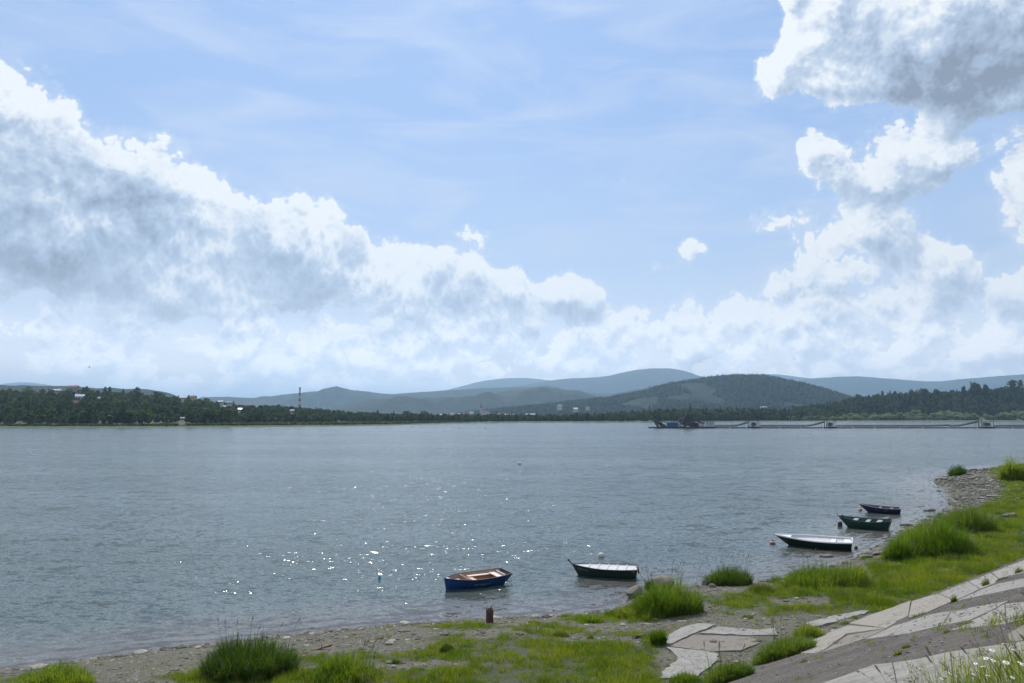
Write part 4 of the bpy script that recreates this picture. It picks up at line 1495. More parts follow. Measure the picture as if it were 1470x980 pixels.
sky_blue = paint('light_blue_paint', (0.26, 0.48, 0.78), 0.5, 0.15, 3.0)
red_in = paint('red_boat_inside', (0.11, 0.065, 0.06), 0.6, 0.25, 3.0)
pink_rail = paint('faded_pink_gunwale', (0.36, 0.29, 0.31), 0.6, 0.2, 3.0)
green_in = paint('green_boat_inside', (0.022, 0.06, 0.045), 0.6, 0.25, 3.0)
seat_grey = paint('weathered_seat', (0.33, 0.34, 0.31), 0.75, 0.25, 3.0, spec=0.2)
letter_p = paint('pale_lettering', (0.28, 0.34, 0.36), 0.6, 0.3, 8.0)
letter_r = paint('pinkish_lettering', (0.36, 0.26, 0.24), 0.6, 0.3, 8.0)
rope_m = paint('rope', (0.16, 0.14, 0.11), 0.9, 0.3, 10.0)
iron = paint('rusty_iron', (0.09, 0.045, 0.03), 0.85, 0.4, 8.0)


def hull_shape(t, L, B, free, sheer_b, sheer_s, rake, tr_w, full=2.2):
    """bow at t=0 (x = -L/2), stern at t=1; returns x-shift of keel, half beam, sheer height"""
    hb = B / 2 * (1 - (1 - min(t / 0.55, 1)) ** full) if t < 0.55 else B / 2 * (1 - (1 - tr_w) * ((t - 0.55) / 0.45) ** 2)
    hb = max(hb, 0.012)
    zs = free + sheer_b * (1 - t) ** 2.4 * (1 if t < 1 else 0) + sheer_s * t ** 3
    return hb, zs


def rowing_boat(p0, p1, B, free, outer, inner, rail_m, label, seats, seat_m, sheer_b=0.18, sheer_s=0.05, rake=0.35, tr_w=0.72, stern_rake=0.12,
                planks=False, floor_z=0.06, extras=None, roll=0.0):
    """a boat whose bow waterline end is at p0 and stern waterline end at p1"""
    a, b_ = np.array(p0[:2]), np.array(p1[:2])
    c = (a + b_) / 2
    v = b_ - a
    L = float(np.hypot(*v))
    t0 = empty('rowing_boat', (c[0], c[1], 0), math.atan2(v[1], v[0]), label, 'boat', 'rowing boats moored along the shore')
    t0.rotation_euler[0] = roll
    NS, NR = 25, 9

    def shell(off, zb):
        vs = []
        for i in range(NS):
            t = i / (NS - 1)
            hb, zs = hull_shape(t, L, B, free, sheer_b, sheer_s, rake, tr_w)
            hb = max(hb - off, 0.004)
            keel = zb + 0.10 * (1 - t) ** 3
            for j in range(NR):
                s = -1 + 2 * j / (NR - 1)
                a_ = abs(s)
                # flat bottom turning up into flared sides
                w = hb * (0.0 + 1.0 * a_ ** 0.62) * (0.80 + 0.20 * a_)
                z = keel + (zs - keel) * a_ ** 2.4
                x = -L / 2 + L * t
                x -= rake * (1 - t) ** 3 * max(z, 0) / max(free, 0.1)
                x += stern_rake * t ** 6 * max(z, 0) / max(free, 0.1)
                if i == 0:
                    w *= 0.35
                vs.append((x, (w if s > 0 else -w), z))
        return vs

    def skin(vs, flip, cap):
        fs = []
        for i in range(NS - 1):
            for j in range(NR - 1):
                q = (i * NR + j, (i + 1) * NR + j, (i + 1) * NR + j + 1, i * NR + j + 1)
                fs.append(q[::-1] if flip else q)
        if cap:
            e = [(NS - 1) * NR + j for j in range(NR)]
            fs.append(tuple(e) if not flip else tuple(e[::-1]))
        return fs
    vo = shell(0, -0.16)
    vi = shell(0.035, floor_z)
    # outer shell with its transom, then the inside
    mesh_obj('hull', vo, skin(vo, False, True), outer, t0, smooth=False)
    ins = mesh_obj('inside', vi, skin(vi, True, True), inner, t0, smooth=False)
    # the gunwale follows both sheer lines and crosses the transom
    g = MB()
    for sgn in (0, NR - 1):
        g.tube([(vo[i * NR + sgn][0], vo[i * NR + sgn][1], vo[i * NR + sgn][2]) for i in range(NS)], 0.032, 6)
    g.tube([vo[(NS - 1) * NR], vo[(NS - 1) * NR + NR - 1]], 0.032, 6)
    g.build('gunwale', rail_m, t0)
    for (ts, wd, th) in seats:
        hb, zs = hull_shape(ts, L, B, free, sheer_b, sheer_s, rake, tr_w)
        MB().box((-L / 2 + L * ts, 0, zs - 0.07), (wd, 2 * hb * 0.86 - 0.08, th)).build('seat', seat_m, t0)
    if planks:
        for k_ in range(4):
            zf = 0.18 + 0.16 * k_
            rb_ = MB()
            for sgn in (-1, 1):
                pts = []
                for i in range(NS):
                    t = i / (NS - 1)
                    hb, zs = hull_shape(t, L, B, free, sheer_b, sheer_s, rake, tr_w)
                    keel = -0.16 + 0.10 * (1 - t) ** 3
                    f_ = 0.25 + 0.18 * k_
                    z = keel + (zs - keel) * f_
                    a_ = f_ ** (1 / 2.4)
                    w = hb * a_ ** 0.62 * (0.80 + 0.20 * a_) + 0.006
                    x = -L / 2 + L * t - rake * (1 - t) ** 3 * max(z, 0) / free + stern_rake * t ** 6 * max(z, 0) / free
                    if i == 0:
                        w *= 0.35
                    pts.append((x, sgn * w, z))
                rb_.tube(pts, 0.010, 4)
            rb_.build('plank_edge', outer, t0)
    if extras:
        extras(t0, L, lambda t: hull_shape(t, L, B, free, sheer_b, sheer_s, rake, tr_w), vo, NS, NR)
    return t0


def glyphs(parent, mat, pts, h, seed, n):
    """worn, unreadable hand-painted lettering: short strokes following the planking"""
    rs = random.Random(seed)
    m = MB()
    for i in range(n):
        t = (i + 0.5) / n
        p = Vector(pts[0]).lerp(Vector(pts[1]), t)
        d = (Vector(pts[1]) - Vector(pts[0])).normalized()
        w = (Vector(pts[1]) - Vector(pts[0])).length / n * 0.62
        kind = rs.choice('IVHOEL')
        s = h / 2
        st = {'I': [((0, -1), (0, 1))], 'V': [((-1, 1), (0, -1)), ((0, -1), (1, 1))], 'H': [((-1, -1), (-1, 1)), ((1, -1), (1, 1)), ((-1, 0), (1, 0))],
              'O': [((-1, -1), (-1, 1)), ((-1, 1), (1, 1)), ((1, 1), (1, -1)), ((1, -1), (-1, -1))], 'E': [((-1, -1), (-1, 1)), ((-1, 1), (1, 1)), ((-1, -1), (1, -1)), ((-1, 0), (.6, 0))],
              'L': [((-1, 1), (-1, -1)), ((-1, -1), (1, -1))]}[kind]
        for (a, b_) in st:
            m.tube([p + d * (a[0] * w / 2) + Vector((0, 0, a[1] * s)), p + d * (b_[0] * w / 2) + Vector((0, 0, b_[1] * s))], 0.009, 4)
    return m.build('lettering', mat, parent)


def side_pt(vo, NS, NR, t, a, side, out=0.012):
    i = int(round(t * (NS - 1)))
    lo, hi = (NR // 2, NR - 1) if side > 0 else (NR // 2, 0)
    j0 = NR - 2 if side > 0 else 1
    j1 = NR - 1 if side > 0 else 0
    p = Vector(vo[i * NR + j0]).lerp(Vector(vo[i * NR + j1]), a)
    p.y += out * side
    return p


# which side of each boat faces the viewer: its local -y, since the bows point left
def blue_extras(t, L, hs, vo, NS, NR):
    hb, zs = hs(0.06)
    d = MB()
    pts = [(vo[0][0], 0, vo[0][2] + 0.0)]
    i1, i2 = 2, 3
    d.add([vo[0 * NR], vo[i1 * NR], vo[i1 * NR + NR - 1], vo[NR - 1]], [(0, 1, 2, 3)])
    o = d.build('bow_deck', sky_blue, t)
    o.location.z = 0.006
    hb, zs = hs(0.17)
    MB().box((-L / 2 + L * 0.19, -hb * 0.25, zs - 0.12), (0.36, hb * 1.1, 0.03)).build('bow_seat', sky_blue, t)
    # side benches and the stern seat
    for s_, ln in ((-1, 0.40), (1, 0.50)):
        hb, zs = hs(0.72)
        MB().box((-L / 2 + L * 0.72, s_ * (hb - 0.26), zs - 0.13), (L * ln, 0.22, 0.03)).build('side_bench', cream_seat, t)
    hb, zs = hs(0.95)
    MB().box((-L / 2 + L * 0.93, 0, zs - 0.12), (0.34, 2 * hb * 0.84 - 0.1, 0.032)).build('stern_seat', cream_seat, t)
    hb, zs = hs(0.48)
    MB().box((-L / 2 + L * 0.50, 0, zs - 0.17), (0.26, 2 * hb * 0.84 - 0.08, 0.03)).build('middle_seat', salmon, t)
    MB().box((L / 2 + 0.06, 0, zs - 0.02), (0.05, 0.9, 0.12)).build('transom_cap', cream_seat, t)
    a, b_ = side_pt(vo, NS, NR, 0.42, 0.25, -1), side_pt(vo, NS, NR, 0.70, 0.25, -1)
    glyphs(t, letter_p, (a, b_), 0.12, 4, 10)
    MB().tube([(L / 2 + 0.05, -0.3, zs - 0.1), (L / 2 + 0.3, -0.55, 0.15), (L / 2 + 0.5, -0.8, -0.05)], 0.012, 5).build('mooring_rope', rope_m, t)


def green_extras(t, L, hs, vo, NS, NR):
    d = MB()
    vs, fs = [], []
    for i in range(NS):
        a, b_ = vo[i * NR], vo[i * NR + NR - 1]
        vs += [(a[0], a[1] * 0.95, a[2] - 0.045), (a[0], 0, a[2] - 0.015), (b_[0], b_[1] * 0.95, b_[2] - 0.045)]
    for i in range(1, NS - 1):
        if i % 6 != 5:
            for k_ in (0, 1):
                fs.append((i * 3 + k_, (i + 1) * 3 + k_, (i + 1) * 3 + k_ + 1, i * 3 + k_ + 1))
        else:
            for k_ in (0, 1):
                fs.append((i * 3 + k_, (i + 1) * 3 + k_, (i + 1) * 3 + k_ + 1, i * 3 + k_ + 1))
    d.add(vs, fs)
    d.build('deck_boards', grey_deck, t)
    for q in (0.2, 0.36, 0.52, 0.68, 0.84):
        hb, zs = hs(q)
        MB().box((-L / 2 + L * q, 0, zs + 0.0), (0.06, 2 * hb - 0.1, 0.03)).build('deck_batten', grey_deck, t)
    p = Vector(vo[NR // 2])
    z0 = vo[0][2]
    x0 = vo[0][0]
    MB().tube([(x0 + 0.10, 0, z0 - 0.08), (x0 - 0.06, 0, z0 + 0.08), (x0 - 0.18, 0, z0 + 0.20)], [0.035, 0.03, 0.03], 6).tube(
        [(x0 - 0.18, -0.05, z0 + 0.22), (x0 - 0.18, 0.05, z0 + 0.22)], 0.06, 8).build('stem_post', black_rail, t)
    hb, zs = hs(1.0)
    MB().tube([(L / 2 + 0.02, -0.1, zs + 0.08), (L / 2 + 0.14, -0.1, zs + 0.04), (L / 2 + 0.16, -0.1, zs - 0.3)], 0.035, 6).build('stern_bracket', black_rail, t)
    MB().tube([(L / 2 + 0.12, -0.1, zs), (L / 2 + 0.35, -0.25, 0.1), (L / 2 + 0.6, -0.5, -0.03)], 0.012, 5).build('mooring_rope', rope_m, t)
    i_ = MB()
    i_.box((L / 2 - 0.13, -hb - 0.0, zs - 0.08), (0.22, 0.05, 0.13)).build('stern_plate', iron, t)
    a, b_ = side_pt(vo, NS, NR, 0.085, 0.62, -1), side_pt(vo, NS, NR, 0.25, 0.62, -1)
    glyphs(t, letter_r, (a, b_), 0.13, 9, 8)


def white_extras(t, L, hs, vo, NS, NR):
    hb, zs = hs(0.97)
    MB().box((L / 2 - 0.22, 0, zs - 0.07), (0.42, 2 * hb * 0.86 - 0.1, 0.04)).build('stern_seat', white_grp, t)
    MB().box((L / 2 - 1.1, 0, zs - 0.10), (0.30, 2 * hb * 0.86 - 0.05, 0.04)).build('seat', white_grp, t)
    r = MB()
    for k_ in (0, NR - 1):
        pts = [(vo[i * NR + k_][0], vo[i * NR + k_][1] * (1 - 0.06), vo[i * NR + k_][2] + 0.012) for i in range(NS)]
        r.tube(pts, 0.055, 6)
    r.tube([(L / 2 + 0.07, -hb, zs + 0.02), (L / 2 + 0.07, -0.22, zs + 0.02), (L / 2 + 0.07, -0.20, zs - 0.10), (L / 2 + 0.07, 0.20, zs - 0.10), (L / 2 + 0.07, 0.22, zs + 0.02), (L / 2 + 0.07, hb, zs + 0.02)], 0.05, 6)
    r.build('rim', white_grp, t)
    d = MB()
    d.add([vo[0], vo[4 * NR], vo[4 * NR + NR - 1], vo[NR - 1]], [(0, 1, 2, 3)])
    d.build('bow_deck', white_grp, t).location.z = 0.01


def dory_extras(t, L, hs, vo, NS, NR):
    x0, z0 = vo[0][0], vo[0][2]
    MB().tube([(x0 + 0.04, 0, z0 - 0.05), (x0 - 0.04, 0, z0 + 0.18)], 0.03, 6).build('stem_post', black_rail, t)
    MB().tube([(x0 + 0.22, 0, z0 - 0.02), (x0 + 0.34, 0, z0 + 0.06), (x0 + 0.46, 0, z0 - 0.02)], 0.08, 8).build('mooring_bollard', black_rail, t)
    hb, zs = hs(1.0)
    MB().tube([(L / 2 + 0.10, 0.1, zs), (L / 2 + 0.16, 0.1, zs + 0.16)], 0.03, 6).build('stern_post', hull_green2, t)
    a, b_ = side_pt(vo, NS, NR, 0.21, 0.75, -1), side_pt(vo, NS, NR, 0.42, 0.75, -1)
    p = MB()
    p.tube([a, (a + b_) / 2, b_], 0.035, 4)
    p.build('name_board', black_rail, t)
    glyphs(t, letter_r, (a - Vector((0, 0.035, 0)), b_ - Vector((0, 0.035, 0))), 0.07, 12, 9)


def navy_extras(t, L, hs, vo, NS, NR):
    a, b_ = side_pt(vo, NS, NR, 0.30, 0.45, -1), side_pt(vo, NS, NR, 0.62, 0.45, -1)
    glyphs(t, letter_p, (a, b_), 0.09, 21, 9)
    hb, zs = hs(1.0)
    MB().box((L / 2 + 0.03, 0, zs - 0.03), (0.06, 2 * hb, 0.10)).build('transom_cap', pink_rail, t)


rowing_boat(flat_pt(640, 846.5), flat_pt(717, 836.5), 1.6, 0.50, hull_blue, brown_in, black_rail,
            'blue rowing boat with a brown inside and cream benches, nearest the rusty post', [(0.33, 0.05, 0.2)], brown_in,
            sheer_b=0.10, sheer_s=0.10, rake=0.10, tr_w=0.80, stern_rake=0.35, roll=0.075, extras=blue_extras)
rowing_boat(flat_pt(830, 825.5), flat_pt(913, 829.5), 1.45, 0.52, hull_green, grey_in, black_rail,
            'dark green planked boat covered with pale grey boards, beside the reeds and boulder', [], grey_in,
            sheer_b=0.10, sheer_s=0.05, rake=0.30, tr_w=0.82, stern_rake=0.10, roll=0.06, planks=True, extras=green_extras)
rowing_boat(flat_pt(1133, 783), flat_pt(1222, 789), 1.75, 0.56, hull_dgreen, grey_in, white_grp,
            'largest boat, dark green outside with a white rim and pale empty inside', [], white_grp,
            sheer_b=0.14, sheer_s=0.04, rake=0.75, tr_w=0.84, stern_rake=0.10, roll=0.095, floor_z=0.40, extras=white_extras)
rowing_boat(flat_pt(1217, 756.5), flat_pt(1275, 761), 1.5, 0.60, hull_green2, green_in, hull_green2,
            'green boat with three white seats between the white rimmed and the navy boat', [(0.22, 0.34, 0.05), (0.52, 0.30, 0.05), (0.80, 0.34, 0.05)], seat_grey,
            sheer_b=0.26, sheer_s=0.20, rake=0.50, tr_w=0.70, stern_rake=0.20, roll=0.08, extras=dory_extras)
rowing_boat(flat_pt(1246, 735), flat_pt(1292, 737.5), 1.35, 0.48, hull_navy, red_in, pink_rail,
            'farthest boat, navy blue with a red inside and faded pink rim', [(0.4, 0.25, 0.04), (0.75, 0.28, 0.04)], red_in,
            sheer_b=0.26, sheer_s=0.06, rake=0.50, tr_w=0.78, stern_rake=0.12, roll=0.07, extras=navy_extras)


# ------------------------------------------------------------------ buoys, post, birds
def lathe(name, prof, mat, parent=None, n=14):
    vs, fs = [], []
    for (r, z) in prof:
        for j in range(n):
            a = 2 * math.pi * j / n
            vs.append((r * math.cos(a), r * math.sin(a), z))
    for i in range(len(prof) - 1):
        for j in range(n):
            fs.append((i * n + j, i * n + (j + 1) % n, (i + 1) * n + (j + 1) % n, (i + 1) * n + j))
    fs.append(tuple(range(n - 1, -1, -1)))
    fs.append(tuple((len(prof) - 1) * n + j for j in range(n)))
    return mesh_obj(name, vs, fs, mat, parent, smooth=True)


def sph(r, n=9, z0=0.0, sq=1.0):
    return [(max(r * math.sin(math.pi * i / n), 0.004), z0 - r * sq * math.cos(math.pi * i / n)) for i in range(n + 1)]


buoy_white = paint('white_buoy', (0.66, 0.62, 0.55), 0.5, 0.35, 4.0, dirt=(0.30, 0.18, 0.10))
buoy_red = paint('red_buoy', (0.42, 0.06, 0.05), 0.5, 0.2, 4.0)
buoy_dark = paint('dark_float', (0.03, 0.024, 0.024), 0.6, 0.2, 4.0)
buoy_orange = paint('orange_buoy', (0.50, 0.20, 0.08), 0.5, 0.2, 4.0)
cyan_p = paint('turquoise_plastic', (0.05, 0.35, 0.48), 0.4, 0.1, 4.0)
for (px, py, r, mt, kind, lab) in [
    (863, 799, 0.20, buoy_white, 'ball', 'stained white round buoy floating behind the board covered boat'),
    (1109, 781, 0.20, buoy_red, 'cone', 'red and white cone buoy left of the white rimmed boat'),
    (1206, 755, 0.20, buoy_dark, 'drum', 'dark drum float left of the green boat with white seats'),
    (1235, 733, 0.17, buoy_orange, 'ball', 'small orange buoy at the bow of the navy boat'),
    (1229, 787, 0.12, buoy_dark, 'ball', 'small black float just behind the stern of the white rimmed boat'),
    (545, 830, 0.09, cyan_p, 'drum', 'small turquoise can floating left of the blue boat'),
]:
    x, y = flat_pt(px, py)
    t = empty('buoy', (x, y, 0.0), 0.6, lab, 'buoy')
    if kind == 'ball':
        lathe('float', sph(r, z0=r * 0.35), mt, t)
        MB().tube([(-0.03, 0, r * 1.3), (0, 0, r * 1.55), (0.03, 0, r * 1.3)], 0.012, 5).build('ring', rope_m, t)
    elif kind == 'cone':
        lathe('float', [(r * 0.7, -0.1), (r, 0.0), (r * 0.95, 0.1), (r * 0.55, 0.2), (r * 0.2, 0.3), (0.02, 0.33)], mt, t)
        lathe('band', [(r * 0.80, 0.14), (r * 0.82, 0.145), (r * 0.58, 0.2), (r * 0.56, 0.2)], buoy_white, t)
    else:
        lathe('float', [(r * 0.8, -0.15), (r * 0.9, -0.1), (r * 0.9, r * 1.5), (r * 0.8, r * 1.7), (0.02, r * 1.72)], mt, t)
        lathe('cap', [(r * 0.25, r * 1.7), (r * 0.25, r * 2.0), (0.02, r * 2.0)], mt, t)

# rusty mooring post on the gravel
p = at(703, 893)
post = empty('mooring_post', tuple(p), 0.3, 'short thick rusty iron post standing on the gravel by the water', 'post')
lathe('pipe', [(0.155, -0.3), (0.16, 0.0), (0.155, 0.25), (0.158, 0.54), (0.145, 0.55), (0.135, 0.50), (0.13, 0.45)], paint('rust', (0.095, 0.045, 0.027), 0.85, 0.45, 6.0, dirt=(0.05, 0.025, 0.02)), post, 20)
lathe('weld_ring', [(0.16, 0.40), (0.172, 0.41), (0.172, 0.44), (0.16, 0.45)], iron, post, 20)
MB().tube([(-0.10, 0, 0.52), (-0.20, 0, 0.60), (-0.26, 0.02, 0.58)], 0.016, 5).tube([(0.02, 0, 0.5), (0.03, 0.0, 0.66), (0.08, 0, 0.66), (0.10, 0, 0.52)], 0.014, 5).build('hook', iron, post)

white_f = paint('white_feathers', (0.78, 0.78, 0.76), 0.8, 0.05, 9.0)
grey_f = paint('grey_feathers', (0.30, 0.31, 0.33), 0.8, 0.05, 9.0)
dark_f = paint('dark_feathers', (0.03, 0.03, 0.035), 0.8, 0.05, 9.0)


def water_bird(px, py, k, body, wing, label, rz):
    x, y = flat_pt(px, py)
    t = empty('bird', (x, y, 0.02), rz, label, 'bird')
    m = MB()
    m.tube([(-0.20 * k, 0, 0.10 * k), (-0.12 * k, 0, 0.06 * k), (0, 0, 0.06 * k), (0.13 * k, 0, 0.08 * k), (0.20 * k, 0, 0.15 * k), (0.22 * k, 0, 0.22 * k), (0.27 * k, 0, 0.24 * k), (0.34 * k, 0, 0.22 * k)],
           [0.015 * k, 0.07 * k, 0.10 * k, 0.085 * k, 0.045 * k, 0.04 * k, 0.045 * k, 0.008 * k], 8)
    m.build('body', body, t, True)
    for s in (-1, 1):
        MB().tube([(0.10 * k, s * 0.07 * k, 0.10 * k), (-0.05 * k, s * 0.095 * k, 0.11 * k), (-0.24 * k, s * 0.03 * k, 0.12 * k)], [0.03 * k, 0.05 * k, 0.01 * k], 6).build('wing', wing, t, True)
    return t


water_bird(746, 666, 2.0, white_f, white_f, 'white gull resting on the water far out in the middle of the lake', 2.6)
water_bird(660, 614.5, 2.6, dark_f, dark_f, 'dark water bird far out below the church, left one of two', 0)
water_bird(697, 616, 2.6, dark_f, dark_f, 'dark water bird far out below the church, right one of two', 3)
# one bird in flight
d = ray(128, 527)
fb = empty('flying_bird', tuple(d * 240 + np.array([0, 0, EYE])), 0.5, 'tiny dark bird flying low over the left hill', 'bird')
MB().tube([(-0.35, 0, 0), (0, 0, 0.02), (0.3, 0, 0.0)], [0.03, 0.09, 0.02], 6).build('body', dark_f, fb)
for s in (-1, 1):
    MB().add([(0.1, 0, 0.02), (-0.12, 0, 0.02), (-0.1, s * 0.5, 0.30), (-0.05, s * 0.85, 0.12), (0.08, s * 0.5, 0.33)], [(0, 1, 2, 4), (4, 2, 3)]).build('wing', dark_f, fb)

# ------------------------------------------------------------------ grass, stones, slabs
grass_m = leaf_mat('meadow_grass', (0.042, 0.088, 0.005), (0.110, 0.170, 0.010), (0.24, 0.26, 0.030), 0.55, 0.55)
reed_m = leaf_mat('tall_grass', (0.045, 0.090, 0.007), (0.105, 0.175, 0.012), (0.22, 0.265, 0.034), 0.55, 0.45)
reed_dark = leaf_mat('sedge', (0.024, 0.054, 0.008), (0.060, 0.110, 0.014), (0.14, 0.195, 0.030), 0.48, 0.45)
dry_m = leaf_mat('dry_grass', (0.16, 0.13, 0.06), (0.24, 0.20, 0.11), (0.33, 0.28, 0.17), 0.3, 0.7)
weed_m = leaf_mat('yellow_weeds', (0.08, 0.11, 0.018), (0.13, 0.16, 0.03), (0.20, 0.21, 0.05), 0.4, 0.6)


def blades(rs, base, h, lean, width, droop=0.35, seg=3):
    """curved tapering grass blades; base (n,3), h (n,), lean direction from the base position"""
    n = len(base)
    a = rs.random(n) * 2 * math.pi
    ld = np.stack([np.cos(a), np.sin(a)], 1) * (0.25 + 0.6 * rs.random(n))[:, None] + lean
    ll = np.linalg.norm(ld, axis=1)[:, None] + 1e-6
    du = ld / ll
    side = np.stack([-du[:, 1], du[:, 0]], 1)
    tw = rs.random(n) * math.pi
    sd_ = np.stack([side[:, 0] * np.cos(tw) + du[:, 0] * np.sin(tw) * 0.5, side[:, 1] * np.cos(tw) + du[:, 1] * np.sin(tw) * 0.5, np.zeros(n)], 1)
    V = np.zeros((n, 2 * seg + 1, 3))
    for i in range(seg + 1):
        t = i / seg
        out = (ll[:, 0] * h * 0.5) * t ** 1.7
        z = h * (t - droop * t ** 3 * ll[:, 0])
        p = base + np.stack([du[:, 0] * out, du[:, 1] * out, z], 1)
        if i < seg:
            w = (width * (1 - 0.55 * t))[:, None] * 0.5
            V[:, 2 * i] = p - sd_ * w
            V[:, 2 * i + 1] = p + sd_ * w
        else:
            V[:, 2 * seg] = p
    tri = []
    for i in range(seg - 1):
        q = 2 * i
        tri += [(q, q + 1, q + 3), (q, q + 3, q + 2)]
    q = 2 * (seg - 1)
    tri.append((q, q + 1, q + 2))
    tri = np.array(tri)
    k_ = 2 * seg + 1
    F = (tri[None] + (np.arange(n) * k_)[:, None, None]).reshape(-1, 3)
    return V.reshape(-1, 3), F


def tuft_proto(name, seed, n, h, spread, width, mat, droop=0.35, seg=2):
    rs = np.random.default_rng(seed)
    r = spread * np.sqrt(rs.random(n))
    a = rs.random(n) * 6.283
    base = np.stack([r * np.cos(a), r * np.sin(a), np.full(n, -0.02)], 1)
    V, F = blades(rs, base, h * (0.45 + 0.65 * rs.random(n)), base[:, :2] / spread * 0.3, np.full(n, width), droop, seg)
    return proto(name, V, F, mat)


def visible(x, y, z, margin=240):
    px, py = to_px(x, y, z)
    return (px > -margin) & (px < 1470 + margin) & (py < 980 + margin * 2)


def sample_ground(n, seed, x0=-26, x1=110, y0=20, y1=165, fall=1.0):
    """random ground points, thinned with distance"""
    rs = np.random.default_rng(seed)
    x = x0 + (x1 - x0) * rs.random(n)
    y = y0 + (y1 - y0) * rs.random(n)
    d = np.hypot(x, y)
    keep = rs.random(n) < np.minimum(1, (34.0 / d) ** fall)
    x, y = x[keep], y[keep]
    sd = shore_dist(x, y)
    z = ground_z(x, y, sd)
    ok = (sd > 0.05) & visible(x, y, z)
    x, y, z, sd = x[ok], y[ok], z[ok], sd[ok]
    return x, y, z, sd, rs


tufts = [tuft_proto('grass_tuft', 10 + i, 44, 0.17 + 0.03 * i, 0.17, 0.011, grass_m) for i in range(4)]
wtufts = [tuft_proto('weed_tuft', 30 + i, 30, 0.11, 0.13, 0.018, weed_m, 0.5) for i in range(2)]
dtufts = [tuft_proto('dry_tuft', 40, 22, 0.15, 0.12, 0.010, dry_m, 0.3)]
x, y, z, sd, rs = sample_ground(560000, 5, fall=1.25)
gm = grass_mask(x, y, z, sd)
patch = fbm(x * 0.55 + 60, y * 0.55 + 20, 3)
keep = rs.random(len(x)) < np.clip((gm * (0.55 + 1.0 * patch) - 0.12) * 1.9, 0, 1)
x, y, z, gm, patch, sd = x[keep], y[keep], z[keep], gm[keep], patch[keep], sd[keep]
n = len(x)
rnd = rs.random(n)
idx = np.where(rnd < 0.78, rs.integers(0, 4, n), np.where(rnd < 0.93 + 0.0 * patch, rs.integers(4, 6, n), 6))
fp = fbm(x * 1.6 + 5, y * 1.6 + 9, 3)
sc = (0.40 + 0.65 * np.clip(gm, 0, 1)) * (0.45 + 1.5 * np.clip(patch - 0.15, 0, 1)) * (0.55 + 1.1 * fp) * (1 + np.hypot(x, y) / 220.0) * (0.75 + 0.5 * rs.random(n))
scatter('grass', np.stack([x, y, z], 1), sc, rs.random(n) * 6.28, idx, tufts + wtufts + dtufts, tilt=rs.normal(size=n) * 0.1)
print('GRASS', n)

# sparse weeds between the stones
x, y, z, sd, rs = sample_ground(150000, 6, fall=1.5)
gm = grass_mask(x, y, z, sd)
dn_ = x * DN[0] + y * DN[1]
wn = fbm(x * 0.8 + 11, y * 0.8 + 50, 4)
keep = (gm < 0.35) & (dn_ > TOE + 0.1) & (sd > 1.0) & (rs.random(len(x)) < np.clip((wn - 0.50) * 5, 0, 0.55))
x, y, z, wn = x[keep], y[keep], z[keep], wn[keep]
n = len(x)
scatter('shore_weeds', np.stack([x, y, z], 1), 0.4 + 0.7 * rs.random(n), rs.random(n) * 6.28, rs.integers(0, 4, n), wtufts + dtufts + tufts[:1])


def stone_proto(name, seed, mat, sx=1.0, sy=0.75, sz=0.45):
    rs = np.random.default_rng(seed)
    bm = bmesh.new()
    bmesh.ops.create_icosphere(bm, subdivisions=1, radius=0.5)
    for v in bm.verts:
        k_ = 1 + rs.normal() * 0.13
        v.co = Vector((v.co.x * sx * k_, v.co.y * sy * k_, v.co.z * sz * k_))
    vs = [v.co.copy() for v in bm.verts]
    fs = [tuple(v.index for v in f.verts) for f in bm.faces]
    bm.free()
    return proto(name, vs, fs, mat)


def stone_mat(name, c0, c1, c2):
    m, k, b, _ = new_mat(name)
    oi = k.node('ShaderNodeObjectInfo')
    P = k.node('ShaderNodeNewGeometry').outputs['Position']
    col = k.ramp(oi.outputs['Random'], [(0.0, c0), (0.45, c1), (0.8, c1), (1.0, c2)])
    col = k.mix(k.lin(k.noise(P, 14.0, 4, 0.7), 0.3, 0.7, 0, 0.5), col, tuple(c * 0.6 for c in c1))
    k.put(b.inputs['Base Color'], col)
    b.inputs['Roughness'].default_value = 0.85
    return m


stm = stone_mat('shore_stones', (0.035, 0.031, 0.024), (0.14, 0.13, 0.10), (0.46, 0.43, 0.36))
stones = [stone_proto('shore_stone', 60 + i, stm, 1, 0.6 + 0.1 * i, 0.32 + 0.06 * i) for i in range(5)]
x, y, z, sd, rs = sample_ground(900000, 8, fall=1.7)
gm = grass_mask(x, y, z, sd)
dn_ = x * DN[0] + y * DN[1]
hx, hy = to_px(x, y, z)
head = np.clip(1.3 - ((hx - 1400) / 75) ** 2 - ((hy - 702) / 34) ** 2, 0, 1)
cl = fbm(x * 0.6, y * 0.6 + 70, 3)
p_ = np.clip(0.95 - gm * 2.2, 0.0, 1) * (0.35 + 1.1 * np.clip(cl - 0.25, 0, 1)) + head
p_ = np.where(sd < 1.2, 0.9, p_)
keep = (dn_ > TOE + 0.05) & (rs.random(len(x)) < p_)
x, y, z, sd, head = x[keep], y[keep], z[keep], sd[keep], head[keep]
n = len(x)
sc = 0.062 * np.exp(rs.normal(size=n) * 0.6) * (1 + 1.2 * head + 0.8 * (sd < 1.0)) * (1 + np.hypot(x, y) / 150)
scatter('gravel', np.stack([x, y, z], 1), np.clip(sc, 0.02, 0.6), rs.random(n) * 6.28, rs.integers(0, 5, n), stones)
print('GRAVEL', n)

